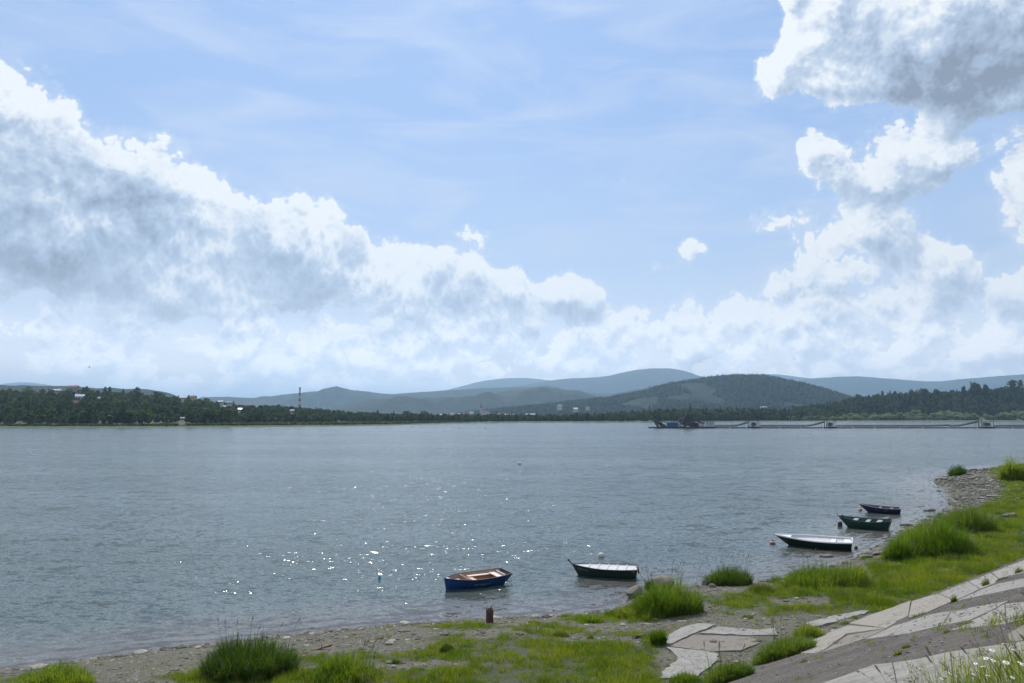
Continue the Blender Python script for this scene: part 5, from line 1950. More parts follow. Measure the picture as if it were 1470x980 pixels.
# stones in the shallows, dark and wet
x, y, z, sd, rs = sample_ground(1, 9)
rs = np.random.default_rng(19)
xs, ys = rs.uniform(-20, 75, 60000), rs.uniform(25, 120, 60000)
sdd = shore_dist(xs, ys)
k_ = (sdd > -0.9) & (sdd < 0.25) & (rs.random(60000) < 0.5) & ((fbm(xs * 0.4, ys * 0.4, 3) > 0.48) | (xs > 22))
xs, ys, sdd = xs[k_], ys[k_], sdd[k_]
wet = stone_mat('wet_stones', (0.02, 0.018, 0.016), (0.05, 0.045, 0.04), (0.12, 0.11, 0.10))
wst = [stone_proto('wet_stone', 80 + i, wet, 1, 0.7, 0.5) for i in range(3)]
n = len(xs)
scatter('wet_stones_at_waterline', np.stack([xs, ys, np.maximum(ground_z(xs, ys, sdd), -0.03)], 1), 0.07 * np.exp(rs.normal(size=n) * 0.45) * (1 + np.hypot(xs, ys) / 90), rs.random(n) * 6.28,
        rs.integers(0, 3, n), wst)

# ------------------------------------------------------------------ single boulders
rock_m = None


def rock_mat():
    m, k, b, _ = new_mat('boulder_stone')
    P = k.node('ShaderNodeTexCoord').outputs['Object']
    n = k.noise(P, 3.0, 6, 0.65)
    n2 = k.noise(P, 18.0, 5, 0.7)
    col = k.mix(n, (0.10, 0.085, 0.065), (0.34, 0.30, 0.24))
    col = k.mix(k.lin(n2, 0.45, 0.75, 0, 0.6), col, (0.07, 0.06, 0.045))
    k.put(b.inputs['Base Color'], col)
    b.inputs['Roughness'].default_value = 0.9
    k.put(b.inputs['Normal'], k.node('ShaderNodeBump', {'Height': n2, 'Distance': 0.03, 'Strength': 1.0}).outputs[0])
    return m


rock_m = rock_mat()


def boulder(px, py, s, seed, label, rot=(0, 0, 0), up=0.3, mat=None, name='boulder', cat='rock'):
    p = at(px, py)
    rs = np.random.default_rng(seed)
    bm = bmesh.new()
    bmesh.ops.create_icosphere(bm, subdivisions=3, radius=0.5)
    off = rs.random(3) * 50
    planes = [Vector(rs.normal(size=3)).normalized() for _ in range(9)]
    for v in bm.verts:
        c = v.co.copy()
        for pl in planes:
            e = c.dot(pl) - 0.36
            if e > 0:
                c -= pl * e * 0.85
        q = fbm(np.array([c.x * 4 + off[0] + c.z * 3]), np.array([c.y * 4 + off[1] + c.z * 2]), 4)[0] - 0.5
        c *= 1 + q * 0.22
        v.co = Vector((c.x * s[0], c.y * s[1], c.z * s[2]))
    vs = [v.co.copy() for v in bm.verts]
    fs = [tuple(v.index for v in f.verts) for f in bm.faces]
    bm.free()
    o = mesh_obj(name, vs, fs, mat or rock_m, smooth=False)
    o.location = (p[0], p[1], p[2] + s[2] * up)
    o.rotation_euler = rot
    tag(o, label, cat)
    return o


boulder(912, 857, (1.05, 0.7, 0.75), 3, 'tall weathered boulder at the water edge right of the board covered boat', (0.1, -0.35, 0.3), 0.3)
boulder(922, 859, (0.4, 0.35, 0.25), 4, 'small dark stone touching the right foot of the tall weathered boulder', up=0.15)
boulder(948, 843, (1.5, 1.2, 0.75), 5, 'broad flat topped brown boulder beside the reeds in the water', (0.15, -0.12, 0.2), 0.25)
boulder(1013, 840, (0.55, 0.5, 0.5), 6, 'rounded boulder at the left foot of the dark sedge clump', up=0.2)
boulder(1022, 843, (0.4, 0.3, 0.3), 7, 'smaller stone under the dark sedge clump', up=0.15)
boulder(936, 881, (0.85, 0.30, 0.16), 8, 'flat pale stone slab in front of the tall grass clump', (0, 0, 0.2), 0.3)
boulder(1184, 799, (0.75, 0.4, 0.22), 9, 'dark flat rock awash below the white rimmed boat', up=0.25)
boulder(1192, 799, (0.5, 0.3, 0.16), 10, 'lighter flat rock awash right of the dark flat rock', up=0.25)
boulder(1305, 755, (0.9, 0.5, 0.35), 11, 'dark rock in the shallows right of the green boat', up=0.2)
boulder(1297, 754, (0.7, 0.35, 0.22), 12, 'low dark rock left of the dark rock in the shallows', up=0.15)
boulder(1338, 733, (0.9, 0.5, 0.35), 13, 'dark rock off the gravel point in the shallows', up=0.2)
boulder(1328, 733, (0.5, 0.3, 0.2), 14, 'tiny flat rock off the gravel point', up=0.2)
boulder(1352, 688, (3.2, 1.2, 0.55), 15, 'long dark ledge along the tip of the gravel point', (0, 0, 0.5), 0.15)
boulder(1372, 682, (2.6, 1.5, 0.9), 16, 'dark boulder under the lone twiggy bush on the gravel point', (0, 0, 0.3), 0.25)
boulder(1386, 677, (2.4, 1.2, 0.6), 17, 'pale boulder behind the lone twiggy bush', (0, 0, 0.2), 0.25)
boulder(1400, 675, (2.0, 1.0, 0.5), 18, 'whitish boulder on the far edge of the gravel point', (0, 0, 0.1), 0.25)
boulder(1444, 671, (2.6, 0.9, 0.5), 19, 'dark flat rock where the gravel point meets the grass', (0, 0, 0.1), 0.3)
boulder(1426, 713, (1.8, 1.0, 0.28), 20, 'dark flat stone lying on the gravel of the point', (0, 0, 0.2), 0.3)
boulder(1445, 742, (0.8, 0.55, 0.3), 21, 'white stone in the grass, left one of two', up=0.4)
boulder(1453, 741, (0.9, 0.55, 0.35), 22, 'pale grey stone in the grass, right one of two', up=0.4)
boulder(1243, 801, (1.1, 0.5, 0.3), 23, 'long brown stone at the grass edge between boats and lawn', (0, 0, 0.4), 0.3)
boulder(1262, 796, (1.2, 0.5, 0.28), 24, 'flat brown stone right of the long brown stone', (0, 0, 0.4), 0.3)
plank = MB()
pp = at(464, 932)
plank.box((0, 0, 0), (0.62, 0.14, 0.05), (0.05, -0.22, 0.35)).box((0.08, 0.08, -0.01), (0.35, 0.09, 0.03), (0, -0.1, 0.3))
pl_o = plank.build('driftwood_plank', paint('old_red_wood', (0.17, 0.085, 0.06), 0.85, 0.3, 5.0))
pl_o.location = (pp[0], pp[1], pp[2] + 0.08)
tag(pl_o, 'short reddish broken plank lying on the gravel left of the post', 'plank')
pp = at(922, 916)
br = MB()
for i in range(14):
    a = rs.random() * 6.28
    br.tube([(rs.uniform(-.4, .3), rs.uniform(-.1, .1), 0.03), (rs.uniform(-.3, .4), rs.uniform(-.15, .15), 0.03 + 0.1 * rs.random())], 0.012, 4)
bo = br.build('dry_twigs', bark)
bo.location = tuple(pp)
tag(bo, 'small heap of dark dry twigs on the grass left of the slabs', 'twigs')


# ------------------------------------------------------------------ tall clumps
# knee-high tufts that fray the edges of the clumps and the right hand lawn
tall = [tuft_proto('tall_tuft', 50 + i, 60, 0.62, 0.30, 0.018, m_, 0.4, 3) for i, m_ in enumerate([reed_m, reed_dark, reed_m, dry_m, weed_m])]
TALL = [(342, 972, 90, 14, .8), (60, 982, 90, 14, .6), (488, 972, 80, 14, .8), (960, 882, 90, 22, .9), (905, 892, 50, 10, .6), (1180, 842, 110, 24, .8), (1345, 785, 110, 52, 1.0),
        (1400, 750, 80, 40, 1.0), (1290, 815, 90, 30, .8), (1400, 800, 90, 40, .5), (1140, 936, 80, 24, .8), (1045, 972, 70, 20, .8), (1460, 700, 30, 60, .8), (1250, 850, 90, 26, .5),
        (900, 970, 120, 20, .35), (650, 975, 200, 16, .25), (1530, 760, 80, 120, .8)]
x, y, z, sd, rs = sample_ground(150000, 45, fall=1.2)
gm = grass_mask(x, y, z, sd)
qx, qy = to_px(x, y, z)
tm = np.zeros(len(x))
for (cx, cy, rx_, ry_, w_) in TALL:
    tm = np.maximum(tm, w_ * np.clip(1.2 - ((qx - cx) / rx_) ** 2 - ((qy - cy) / ry_) ** 2, 0, 1))
tn = fbm(x * 0.7 + 90, y * 0.7 + 10, 4, 0.6)
keep = (gm > 0.1) & (rs.random(len(x)) < np.clip(tm * 1.4 * (tn - 0.33) * 3, 0, 0.8))
x, y, z, tm, tn = x[keep], y[keep], z[keep], tm[keep], tn[keep]
n = len(x)
scatter('tall_grass', np.stack([x, y, z], 1), (0.35 + 0.9 * tm * np.clip(tn * 1.5 - 0.2, 0.2, 1)) * (0.7 + 0.5 * rs.random(n)), rs.random(n) * 6.28,
        rs.choice(5, n, p=[0.40, 0.26, 0.20, 0.05, 0.09]), tall, tilt=rs.normal(size=n) * 0.12)
print('TALL', n)


def clump(px, py, wpx, hpx, n, mat, label, seed, name='grass_clump', cat='grass clump', droop=0.35, dome=0.6, deep=0.7, width=0.014, stems=0):
    """a clump of tall grass that stands at the given foot, as wide and high as seen"""
    p = at(px, py)
    dist = math.hypot(p[0], p[1])
    w = wpx * dist / FPX / 2
    h = hpx * dist / FPX * 1.06
    rs = np.random.default_rng(seed)
    r = np.sqrt(rs.random(n))
    a = rs.random(n) * 6.283
    # ragged outline: the clump is made of several stools of different reach
    edge = 0.72 + 0.5 * fbm(np.cos(a) * 1.8 + seed * 3.1, np.sin(a) * 1.8 + seed, 3, 0.6)
    bx, by = r * np.cos(a) * w * 0.9 * edge, r * np.sin(a) * w * deep * edge
    gz = ground_z(p[0] + bx, p[1] + by + w * deep * 0.6) - p[2]
    prof = (1 - dome * r ** 2.2) * (0.55 + 0.85 * fbm(bx * 2.2 + seed, by * 2.2 + seed, 3))
    hh = h * prof * (0.35 + 0.68 * rs.random(n) ** 0.8)
    base = np.stack([bx, by + w * deep * 0.6, gz - 0.03], 1)
    V, F = blades(rs, base, hh, np.stack([bx, by], 1) / w * 0.5 + rs.normal(size=(n, 2)) * 0.25, np.full(n, width * 1.35) * (1 + 0.5 * rs.random(n)), droop, 4)
    t = empty(name, tuple(p), 0, label, cat)
    mesh_obj('leaves', V, F, mat, t)
    if n > 1000:
        sel = rs.random(n) < 0.07
        V, F = blades(rs, base[sel], hh[sel] * rs.uniform(0.7, 1.15, sel.sum()), np.stack([bx, by], 1)[sel] / w * 0.7, np.full(sel.sum(), width), droop + 0.2, 4)
        mesh_obj('dry_leaves', V, F, dry_m, t)
    if stems:
        m = MB()
        hd = MB()
        for i in range(stems):
            q = rs.random(2) * 2 - 1
            x0, y0 = q[0] * w * 0.7, q[1] * w * deep * 0.6 + w * deep * 0.6
            hs_ = h * (0.82 + 0.22 * rs.random())
            tip = (x0 + q[0] * 0.25 * h, y0 + 0.05, hs_)
            m.tube([(x0, y0, 0), (x0 + q[0] * 0.1 * h, y0, hs_ * 0.6), tip], [0.008, 0.006, 0.004], 4)
            hd.tube([tip, (tip[0] + 0.03 + 0.05 * q[0], tip[1], tip[2] + 0.10), (tip[0] + 0.07 * q[0] + 0.04, tip[1], tip[2] + 0.2)], [0.006, 0.016, 0.003], 4)
        m.build('stems', mat, t)
        tag(hd.build('seed_heads', dry_m, t), kind='stuff')
    return t


clump(342, 975, 138, 62, 5200, reed_dark, 'largest dense dark green clump of tall grass at the left, by the water', 1, stems=7, dome=0.5)
clump(60, 992, 105, 34, 2400, reed_m, 'bright grass clump in the bottom left corner', 2)
clump(488, 978, 105, 40, 2600, reed_m, 'loose yellow green clump right of the largest dark clump', 3, dome=0.7, stems=6)
clump(963, 884, 104, 58, 4200, reed_m, 'bright green clump of tall grass right of the two boulders', 4, stems=12, dome=0.5)
clump(905, 888, 50, 22, 1300, reed_m, 'low grass fringe left of the flat pale stone', 5)
clump(1052, 840, 74, 33, 3000, reed_dark, 'dark sedge clump standing alone at the water edge', 6, stems=10, dome=0.4)
clump(1099, 851, 46, 18, 1300, weed_m, 'low yellowish clump right of the dark sedge clump', 7)
clump(1178, 846, 88, 40, 2800, reed_m, 'green clump at the shore below the white rimmed boat', 8, stems=6, dome=0.5)
clump(1225, 842, 70, 34, 2200, reed_m, 'green clump joined to the right of the one below the white rimmed boat', 9, dome=0.6)
clump(1360, 799, 104, 56, 5200, reed_m, 'broad mound of tall green grass on the right hand shore', 10, dome=0.6, width=0.02, deep=0.9)
clump(1400, 764, 72, 38, 3000, reed_dark, 'darker tall grass rising behind the broad mound', 11, dome=0.5, width=0.022)
clump(1300, 804, 52, 36, 2000, reed_m, 'lighter grass at the left foot of the broad mound', 12, width=0.018)
clump(1132, 942, 92, 36, 3400, reed_dark, 'dense dark clump between the pale slabs and the embankment', 13, stems=5, dome=0.5)
clump(1165, 918, 46, 24, 1500, reed_m, 'small bright clump at the upper end of the dark clump by the slabs', 14)
clump(1047, 978, 78, 36, 2600, reed_dark, 'dark grass clump at the bottom edge in front of the pale slabs', 15, stems=4)
clump(990, 985, 60, 20, 1500, reed_m, 'low grass at the bottom edge left of the pale slabs', 16)
clump(946, 926, 24, 28, 900, reed_m, 'slim upright tuft at the left corner of the pale slabs', 17, dome=0.3)
clump(932, 846, 13, 24, 260, reed_dark, 'thin reeds standing in the water left of the broad boulder', 18, name='reeds', cat='reeds', dome=0.3, stems=2)
clump(642, 936, 24, 13, 800, reed_dark, 'small dark tuft alone on the gravel below the rusty post', 19)
clump(567, 953, 22, 9, 500, reed_dark, 'tiny dark tuft left of the tuft below the post', 20)
clump(849, 893, 40, 13, 1000, reed_m, 'low bright tuft on the gravel right of the rusty post', 21)
clump(848, 917, 10, 10, 300, reed_dark, 'tiny dark sedge dot on the lawn above the bottom edge', 22)
clump(806, 914, 26, 13, 600, weed_m, 'yellow green tuft on the sparse lawn below the post', 23)
clump(1074, 888, 20, 7, 350, weed_m, 'low tuft on the gravel above the pale slabs', 24)
clump(1075, 857, 16, 9, 350, reed_m, 'small tuft on the gravel below the dark sedge clump', 25)
clump(1462, 690, 34, 34, 1500, reed_m, 'grass bank at the right edge behind the gravel point', 26, width=0.05)
clump(1378, 682, 22, 15, 500, reed_dark, 'lone twiggy bush on the tip of the gravel point', 27, name='bush', cat='bush', dome=0.5, width=0.05, droop=0.05)
# small weeds in the joints of the embankment
for i, (px, py, w_, h_, lb) in enumerate([
    (1370, 864, 9, 13, 'small leafy weed at the tip of the dark wedge on the embankment'), (1416, 840, 10, 14, 'pale flowering weed on the upper light slab'),
    (1320, 884, 26, 9, 'low leafy weeds in the joint of the tan slab'), (1286, 882, 22, 5, 'thin row of weeds across the tan slab'),
    (1464, 822, 12, 10, 'green tuft at the right edge of the upper light slab'), (1440, 832, 18, 6, 'yellowish moss tuft on the upper light slab'),
    (1212, 896, 24, 8, 'green tuft at the toe of the embankment'), (1228, 888, 20, 6, 'narrow tuft along the toe of the embankment'),
    (1360, 908, 10, 7, 'weed in the dark joint beside the second light slab'), (1290, 940, 12, 9, 'reddish weed in the middle of the dark band'),
    (1302, 930, 16, 10, 'leafy weed in the dark band left of the middle'), (1280, 912, 20, 5, 'low dry tufts along the lower edge of the second slab'),
    (1392, 895, 16, 8, 'dry weed in the joint of the narrow light slab'), (1155, 950, 14, 6, 'yellow moss tuft at the left of the dark band'),
    (1384, 871, 8, 4, 'tiny green tuft in the upper dark wedge'), (1345, 902, 22, 5, 'dry fringe along the upper dark band')]):
    clump(px, py, w_, h_, 160, weed_m if i % 3 else reed_m, lb, 60 + i, name='weed', cat='weed', width=0.012, deep=0.4)


# ------------------------------------------------------------------ concrete slabs
def concrete(name, c0, c1, stain=0.5):
    m, k, b, _ = new_mat(name)
    P = k.node('ShaderNodeNewGeometry').outputs['Position']
    n = k.noise(P, 1.1, 6, 0.65)
    n2 = k.noise(P, 9.0, 6, 0.75)
    n3 = k.noise(P, 60.0, 3, 0.7)
    v = k.voro(k.v('ADD', P, k.v('SCALE', k.node('ShaderNodeTexNoise', {'Vector': P, 'Scale': 2.0, 'Detail': 4.0}).outputs[1], s=0.5)), 0.9, 0, 0.5, feature='DISTANCE_TO_EDGE')
    col = k.mix(n, c0, c1)
    col = k.mix(k.lin(n2, 0.52, 0.78, 0, stain), col, (0.085, 0.075, 0.062))
    col = k.mix(k.lin(n3, 0.3, 0.8, 0, 0.25), col, (0.12, 0.11, 0.10))
    col = k.mix(k.sstep(v, 0.012, 0.0, 0, 0.75), col, (0.05, 0.045, 0.035))
    col = k.mix(k.sstep(k.noise(P, 2.0, 6, 0.75), 0.50, 0.68, 0, 0.7), col, (0.13, 0.12, 0.095))
    k.put(b.inputs['Base Color'], col)
    b.inputs['Roughness'].default_value = 0.9
    k.put(b.inputs['Normal'], k.node('ShaderNodeBump', {'Height': k.m('ADD', n2, k.m('MULTIPLY', n3, 0.3)), 'Distance': 0.012, 'Strength': 1.0}).outputs[0])
    return m


conc_w = concrete('whitish_concrete', (0.20, 0.185, 0.155), (0.38, 0.365, 0.325), 0.9)
conc_g = concrete('grey_concrete', (0.20, 0.185, 0.160), (0.33, 0.312, 0.278), 0.7)
conc_t = concrete('tan_concrete', (0.22, 0.195, 0.155), (0.34, 0.305, 0.255), 0.7)
conc_b = concrete('brown_concrete', (0.16, 0.138, 0.11), (0.25, 0.218, 0.178), 0.5)

slope_n = Vector((DN[0] * (CREST_Z - TOE_Z) / TOE, DN[1] * (CREST_Z - TOE_Z) / TOE, 1.0)).normalized()


def slab(pxs, mat, thick, seed, rough=0.04, off=(0, 0), sc=1.0, proud=0.03):
    """a slab whose outline is given in the view; lies on the ground there, with broken edges"""
    rs = random.Random(seed)
    pts = []
    for (cx, cy) in pxs:
        p = at(off[0] + cx / sc, off[1] + cy / sc)
        pts.append((p[0], p[1]))
    c = (sum(p[0] for p in pts) / len(pts), sum(p[1] for p in pts) / len(pts))
    pts = [(p[0] + (c[0] - p[0]) * 0.0006, p[1] + (c[1] - p[1]) * 0.0006) for p in pts]
    out = []
    for i in range(len(pts)):
        a, b_ = Vector(pts[i]), Vector(pts[(i + 1) % len(pts)])
        L_ = (b_ - a).length
        k_ = max(1, int(L_ / 0.22))
        nrm = Vector((-(b_ - a).y, (b_ - a).x)).normalized()
        for j in range(k_):
            q = a.lerp(b_, j / k_)
            if j:
                q = q + nrm * rs.gauss(0, rough)
            out.append(q)
    A = 0
    for i in range(len(out)):
        A += out[i].x * out[(i + 1) % len(out)].y - out[(i + 1) % len(out)].x * out[i].y
    if A < 0:
        out = out[::-1]
    xs, ys = np.array([p.x for p in out]), np.array([p.y for p in out])
    # one flat face fitted to the ground under the outline
    sd_ = shore_dist(xs, ys)
    gz = ground_z(xs, ys, sd_)
    A_ = np.stack([xs, ys, np.ones(len(xs))], 1)
    co, *_ = np.linalg.lstsq(A_, gz, rcond=None)
    zt = A_ @ co
    up = max(0.0, float(np.max(gz - zt)))
    zt = zt + proud + min(up, 0.015)
    bm = bmesh.new()
    top = [bm.verts.new((x_, y_, z_)) for x_, y_, z_ in zip(xs, ys, zt)]
    f = bm.faces.new(top)
    r_ = bmesh.ops.extrude_face_region(bm, geom=[f])
    for v in [g_ for g_ in r_['geom'] if isinstance(g_, bmesh.types.BMVert)]:
        v.co.z -= thick
    bmesh.ops.recalc_face_normals(bm, faces=bm.faces)
    bmesh.ops.triangulate(bm, faces=[f_ for f_ in bm.faces if len(f_.verts) > 4])
    me = bpy.data.meshes.new('concrete_slab')
    bm.to_mesh(me)
    bm.free()
    me.materials.append(mat)
    o = bpy.data.objects.new('concrete_slab', me)
    COL.objects.link(o)
    o.parent = ground
    return o


O5, S5 = (880, 790), 4.9
slab([(357, 642), (385, 600), (470, 552), (600, 515), (728, 524), (556, 592), (466, 640), (402, 664)], conc_w, 0.16, 1, 0.03, O5, S5)
slab([(745, 542), (1000, 560), (1140, 560), (1160, 602), (962, 603), (610, 590)], conc_w, 0.16, 2, 0.03, O5, S5)
slab([(566, 598), (958, 610), (1060, 640), (900, 712), (700, 712), (402, 680), (472, 645)], conc_b, 0.16, 3, 0.02, O5, S5, proud=0.015)
slab([(375, 692), (720, 722), (745, 770), (690, 830), (560, 905), (330, 905), (370, 833), (455, 770), (420, 725)], conc_w, 0.16, 4, 0.04, O5, S5)
O6, S6 = (1150, 780), 4.594
for i, (pl_, mt_) in enumerate([
    ([(0, 705), (60, 652), (135, 603), (212, 555), (300, 522), (560, 560), (300, 600), (120, 722), (0, 726)], conc_t),
    ([(310, 518), (460, 452), (600, 415), (722, 380), (700, 500), (570, 556)], conc_t),
    ([(730, 378), (900, 332), (1005, 380), (820, 462), (708, 498)], conc_t),
    ([(910, 328), (1098, 252), (1180, 300), (1012, 378)], conc_g),
    ([(1105, 250), (1250, 196), (1300, 232), (1278, 262), (1186, 298)], conc_w),
    ([(1258, 193), (1360, 152), (1470, 112), (1560, 84), (1560, 165), (1470, 192), (1306, 230)], conc_w),
    ([(1020, 380), (1190, 304), (1300, 266), (1470, 232), (1600, 200), (1600, 262), (1470, 286)], conc_g),
    ([(312, 606), (556, 566), (596, 548), (412, 632), (366, 648), (130, 724)], conc_b),
    ([(416, 634), (604, 548), (860, 467), (985, 448), (930, 542), (705, 594)], conc_g),
    ([(993, 446), (1082, 431), (1368, 381), (1338, 396), (1240, 450), (1108, 508), (938, 541)], conc_g),
    ([(984, 574), (1168, 492), (1340, 402), (1350, 535), (1200, 548)], conc_g),
    ([(1348, 398), (1470, 388), (1600, 372), (1600, 470), (1470, 500), (1358, 530)], conc_g),
    ([(1360, 600), (1470, 540), (1600, 500), (1600, 590), (1470, 640), (1380, 652)], conc_b),
    ([(160, 985), (150, 921), (330, 858), (482, 800), (600, 790), (640, 985)], conc_g),
    ([(608, 788), (780, 762), (980, 717), (1010, 985), (648, 985)], conc_g),
    ([(988, 715), (1230, 680), (1472, 646), (1620, 620), (1620, 985), (1018, 985)], conc_g)]):
    slab(pl_, mt_, 0.16, 20 + i, 0.002, O6, S6, proud=0.006)
slab([(40, 522), (178, 490), (300, 470), (440, 440), (452, 452), (240, 515), (110, 556), (60, 560)], conc_w, 0.12, 50, 0.04, O6, S6)

# weeds rooted in the joints and on the dirt of the embankment
rs = np.random.default_rng(71)
n = 40000
xs, ys = rs.uniform(2, 34, n), rs.uniform(9, 44, n)
dn_ = xs * DN[0] + ys * DN[1]
zz = ground_z(xs, ys)
qx, qy = to_px(xs, ys, zz)
w1 = fbm(xs * 0.9 + 33, ys * 0.9 + 3, 4, 0.6)
w2 = np.abs(fbm(xs * 0.55 + 8, ys * 0.55 + 77, 3) - 0.5)
rgt = np.clip((qx - 1290) / 150, 0, 1) * np.clip((qy - 865) / 30, 0, 1)
pr = np.clip((w1 - 0.60) * 3, 0, 0.6) + (w2 < 0.007) * 0.5 + rgt * np.clip((w1 - 0.38) * 2.0, 0, 0.7)
k_ = (dn_ < TOE - 0.05) & (dn_ > 2.5) & visible(xs, ys, zz) & (rs.random(n) < pr * 0.5)
xs, ys, zz, rgt = xs[k_], ys[k_], zz[k_], rgt[k_]
n = len(xs)
scatter('embankment_weeds', np.stack([xs, ys, zz], 1), (0.22 + 0.5 * rs.random(n) ** 2) * (1 + 0.7 * rgt), rs.random(n) * 6.28, rs.choice(7, n, p=[.2, .12, .1, .08, .16, .14, .2]), tufts + wtufts + dtufts)
print('SLOPE WEEDS', n)

# grit and crumbs of concrete on the dark bands of the embankment
rs = np.random.default_rng(91)
n = 60000
xs, ys = rs.uniform(2, 34, n), rs.uniform(10, 44, n)
dn_ = xs * DN[0] + ys * DN[1]
zz = ground_z(xs, ys)
k_ = (dn_ < TOE - 0.1) & (dn_ > 2) & visible(xs, ys, zz) & (fbm(xs * 1.2, ys * 1.2, 3) > 0.47) & (rs.random(n) < 0.7)
xs, ys, zz = xs[k_], ys[k_], zz[k_]
n = len(xs)
crm = stone_mat('concrete_crumbs', (0.07, 0.06, 0.05), (0.15, 0.135, 0.12), (0.40, 0.38, 0.35))
crumbs = [stone_proto('crumb', 140 + i, crm, 1, 0.8, 0.35) for i in range(3)]
zz = zz + np.where(rs.random(n) < 0.18, 0.022, 0.0)
scatter('concrete_grit', np.stack([xs, ys, zz], 1), 0.025 + 0.06 * rs.random(n) ** 3, rs.random(n) * 6.28, rs.integers(0, 3, n), crumbs)

# ------------------------------------------------------------------ daisies and tall grasses on the embankment close by
petal_m, kp, bp, _o = new_mat('daisy_petals')
bp.inputs['Base Color'].default_value = (0.80, 0.80, 0.76, 1)
bp.inputs['Roughness'].default_value = 0.7
disc_m = paint('daisy_disc', (0.62, 0.40, 0.03), 0.8, 0.1, 20.0, dirt=(0.3, 0.2, 0.03))
stem_m = leaf_mat('stems', (0.05, 0.07, 0.018), (0.09, 0.11, 0.03), (0.14, 0.16, 0.05), 0.2, 0.6)
head_m = leaf_mat('seed_heads', (0.07, 0.055, 0.03), (0.12, 0.10, 0.055), (0.19, 0.16, 0.09), 0.2, 0.8)


def near_pt(px, py, up):
    """point at height up above the embankment, in the direction of a pixel"""
    return at(px, py, up)


def daisy(px, py, r, tilt_, label, seed, up=0.5, bud=False):
    rs = random.Random(seed)
    head = near_pt(px, py, up)
    foot = np.array([head[0] + rs.uniform(0.08, 0.22), head[1] - rs.uniform(0.0, 0.15), 0])
    foot[2] = float(ground_z(np.array([foot[0]]), np.array([foot[1]]))[0]) - 0.03
    t = empty('daisy', tuple(foot), 0, label, 'flower', 'daisies on the embankment close to the viewpoint')
    hd = Vector(head - foot)
    m = MB()
    m.tube([(0, 0, 0), (0.02, 0.01, hd.z * 0.4), (hd.x * 0.55, hd.y * 0.55, hd.z * 0.78), tuple(hd)], [0.0035, 0.003, 0.0025, 0.002], 5)
    for i in range(3):
        q = Vector((hd.x * 0.3 * i / 3, hd.y * 0.3 * i / 3, hd.z * (0.15 + 0.2 * i)))
        a = rs.random() * 6.28
        e = q + Vector((math.cos(a) * 0.05, math.sin(a) * 0.05, 0.04))
        m.add([q, q.lerp(e, .5) + Vector((0, .006, 0)), e, q.lerp(e, .5) - Vector((0, .006, 0))], [(0, 1, 2, 3)])
    m.build('stem', stem_m, t)
    d = Vector((tilt_[0], tilt_[1], 1)).normalized()
    u = d.orthogonal().normalized()
    w = d.cross(u)
    if not bud:
        p = MB()
        np_ = 17
        for i in range(np_):
            a = 2 * math.pi * i / np_ + rs.uniform(-.06, .06)
            e = u * math.cos(a) + w * math.sin(a)
            s = u * -math.sin(a) + w * math.cos(a)
            rr = r * rs.uniform(0.88, 1.06)
            dr_ = rs.uniform(-0.25, 0.05)
            c0 = hd + e * r * 0.28
            c1 = hd + e * rr * 0.7 + d * rr * 0.06
            c2 = hd + e * rr + d * rr * dr_
            h_ = r * 0.13
            p.add([c0 - s * h_ * .6, c0 + s * h_ * .6, c1 + s * h_, c1 - s * h_, c2 + s * h_ * .5, c2 - s * h_ * .5], [(0, 1, 2, 3), (3, 2, 4, 5)])
        p.build('petals', petal_m, t)
    c = MB()
    c.tube([hd - d * r * 0.1, hd + d * r * 0.05, hd + d * r * 0.16, hd + d * r * 0.22], [r * 0.2, r * 0.36, r * 0.30, r * 0.08], 10)
    c.build('disc', disc_m, t, True)


OD, SDd = (1300, 900), 8.647
DL = [((35, 592), 0.026, (0.25, -0.9), 'daisy facing the viewer, alone at the left of the flowers near the bottom edge', 0.42),
      ((450, 642), 0.022, (0.3, -0.5), 'daisy with hanging petals low between the left daisy and the crowd', 0.38),
      ((555, 578), 0.022, (0.5, -0.3), 'half turned daisy above a yellow green leaf tuft near the bottom edge', 0.42),
      ((868, 452), 0.020, (-0.2, -0.2), 'small pale daisy at the left rim of the flower crowd', 0.5),
      ((1000, 388), 0.026, (-0.4, -0.2), 'white daisy seen from the side, left in the upper middle of the crowd', 0.52),
      ((1090, 414), 0.026, (0.2, -0.3), 'daisy right of the side-on daisy in the middle of the crowd', 0.52),
      ((1075, 288), 0.030, (0.05, -0.25), 'wide open daisy seen edge-on high above the crowd', 0.58),
      ((1225, 205), 0.026, (0.1, 0.3), 'topmost daisy of all, seen from below', 0.62),
      ((1345, 285), 0.028, (0.4, 0.1), 'daisy near the right edge below the topmost one', 0.6),
      ((960, 488), 0.024, (-0.1, 0.3), 'daisy with ragged petals in the left middle of the crowd', 0.48),
      ((1020, 602), 0.022, (0.2, 0.1), 'low daisy half hidden by leaves under the ragged one', 0.42),
      ((1250, 440), 0.032, (0.05, -0.35), 'largest daisy with a broad yellow disc on the right side', 0.52),
      ((1330, 626), 0.020, (0.2, -0.6), 'small low daisy near the bottom right', 0.4),
      ((1412, 436), 0.020, (0.2, -0.2), 'small daisy left of the one cut by the right edge', 0.5),
      ((1458, 462), 0.026, (0.1, -0.4), 'daisy cut by the right edge of the view', 0.5),
      ((845, 588), 0.018, (0.2, -0.6), 'small white daisy low in the middle, under a yellow bud', 0.4)]
for i, ((cx, cy), r, tl, lb, up) in enumerate(DL):
    daisy(OD[0] + cx / SDd, OD[1] + cy / SDd, r, tl, lb, 300 + i, up)
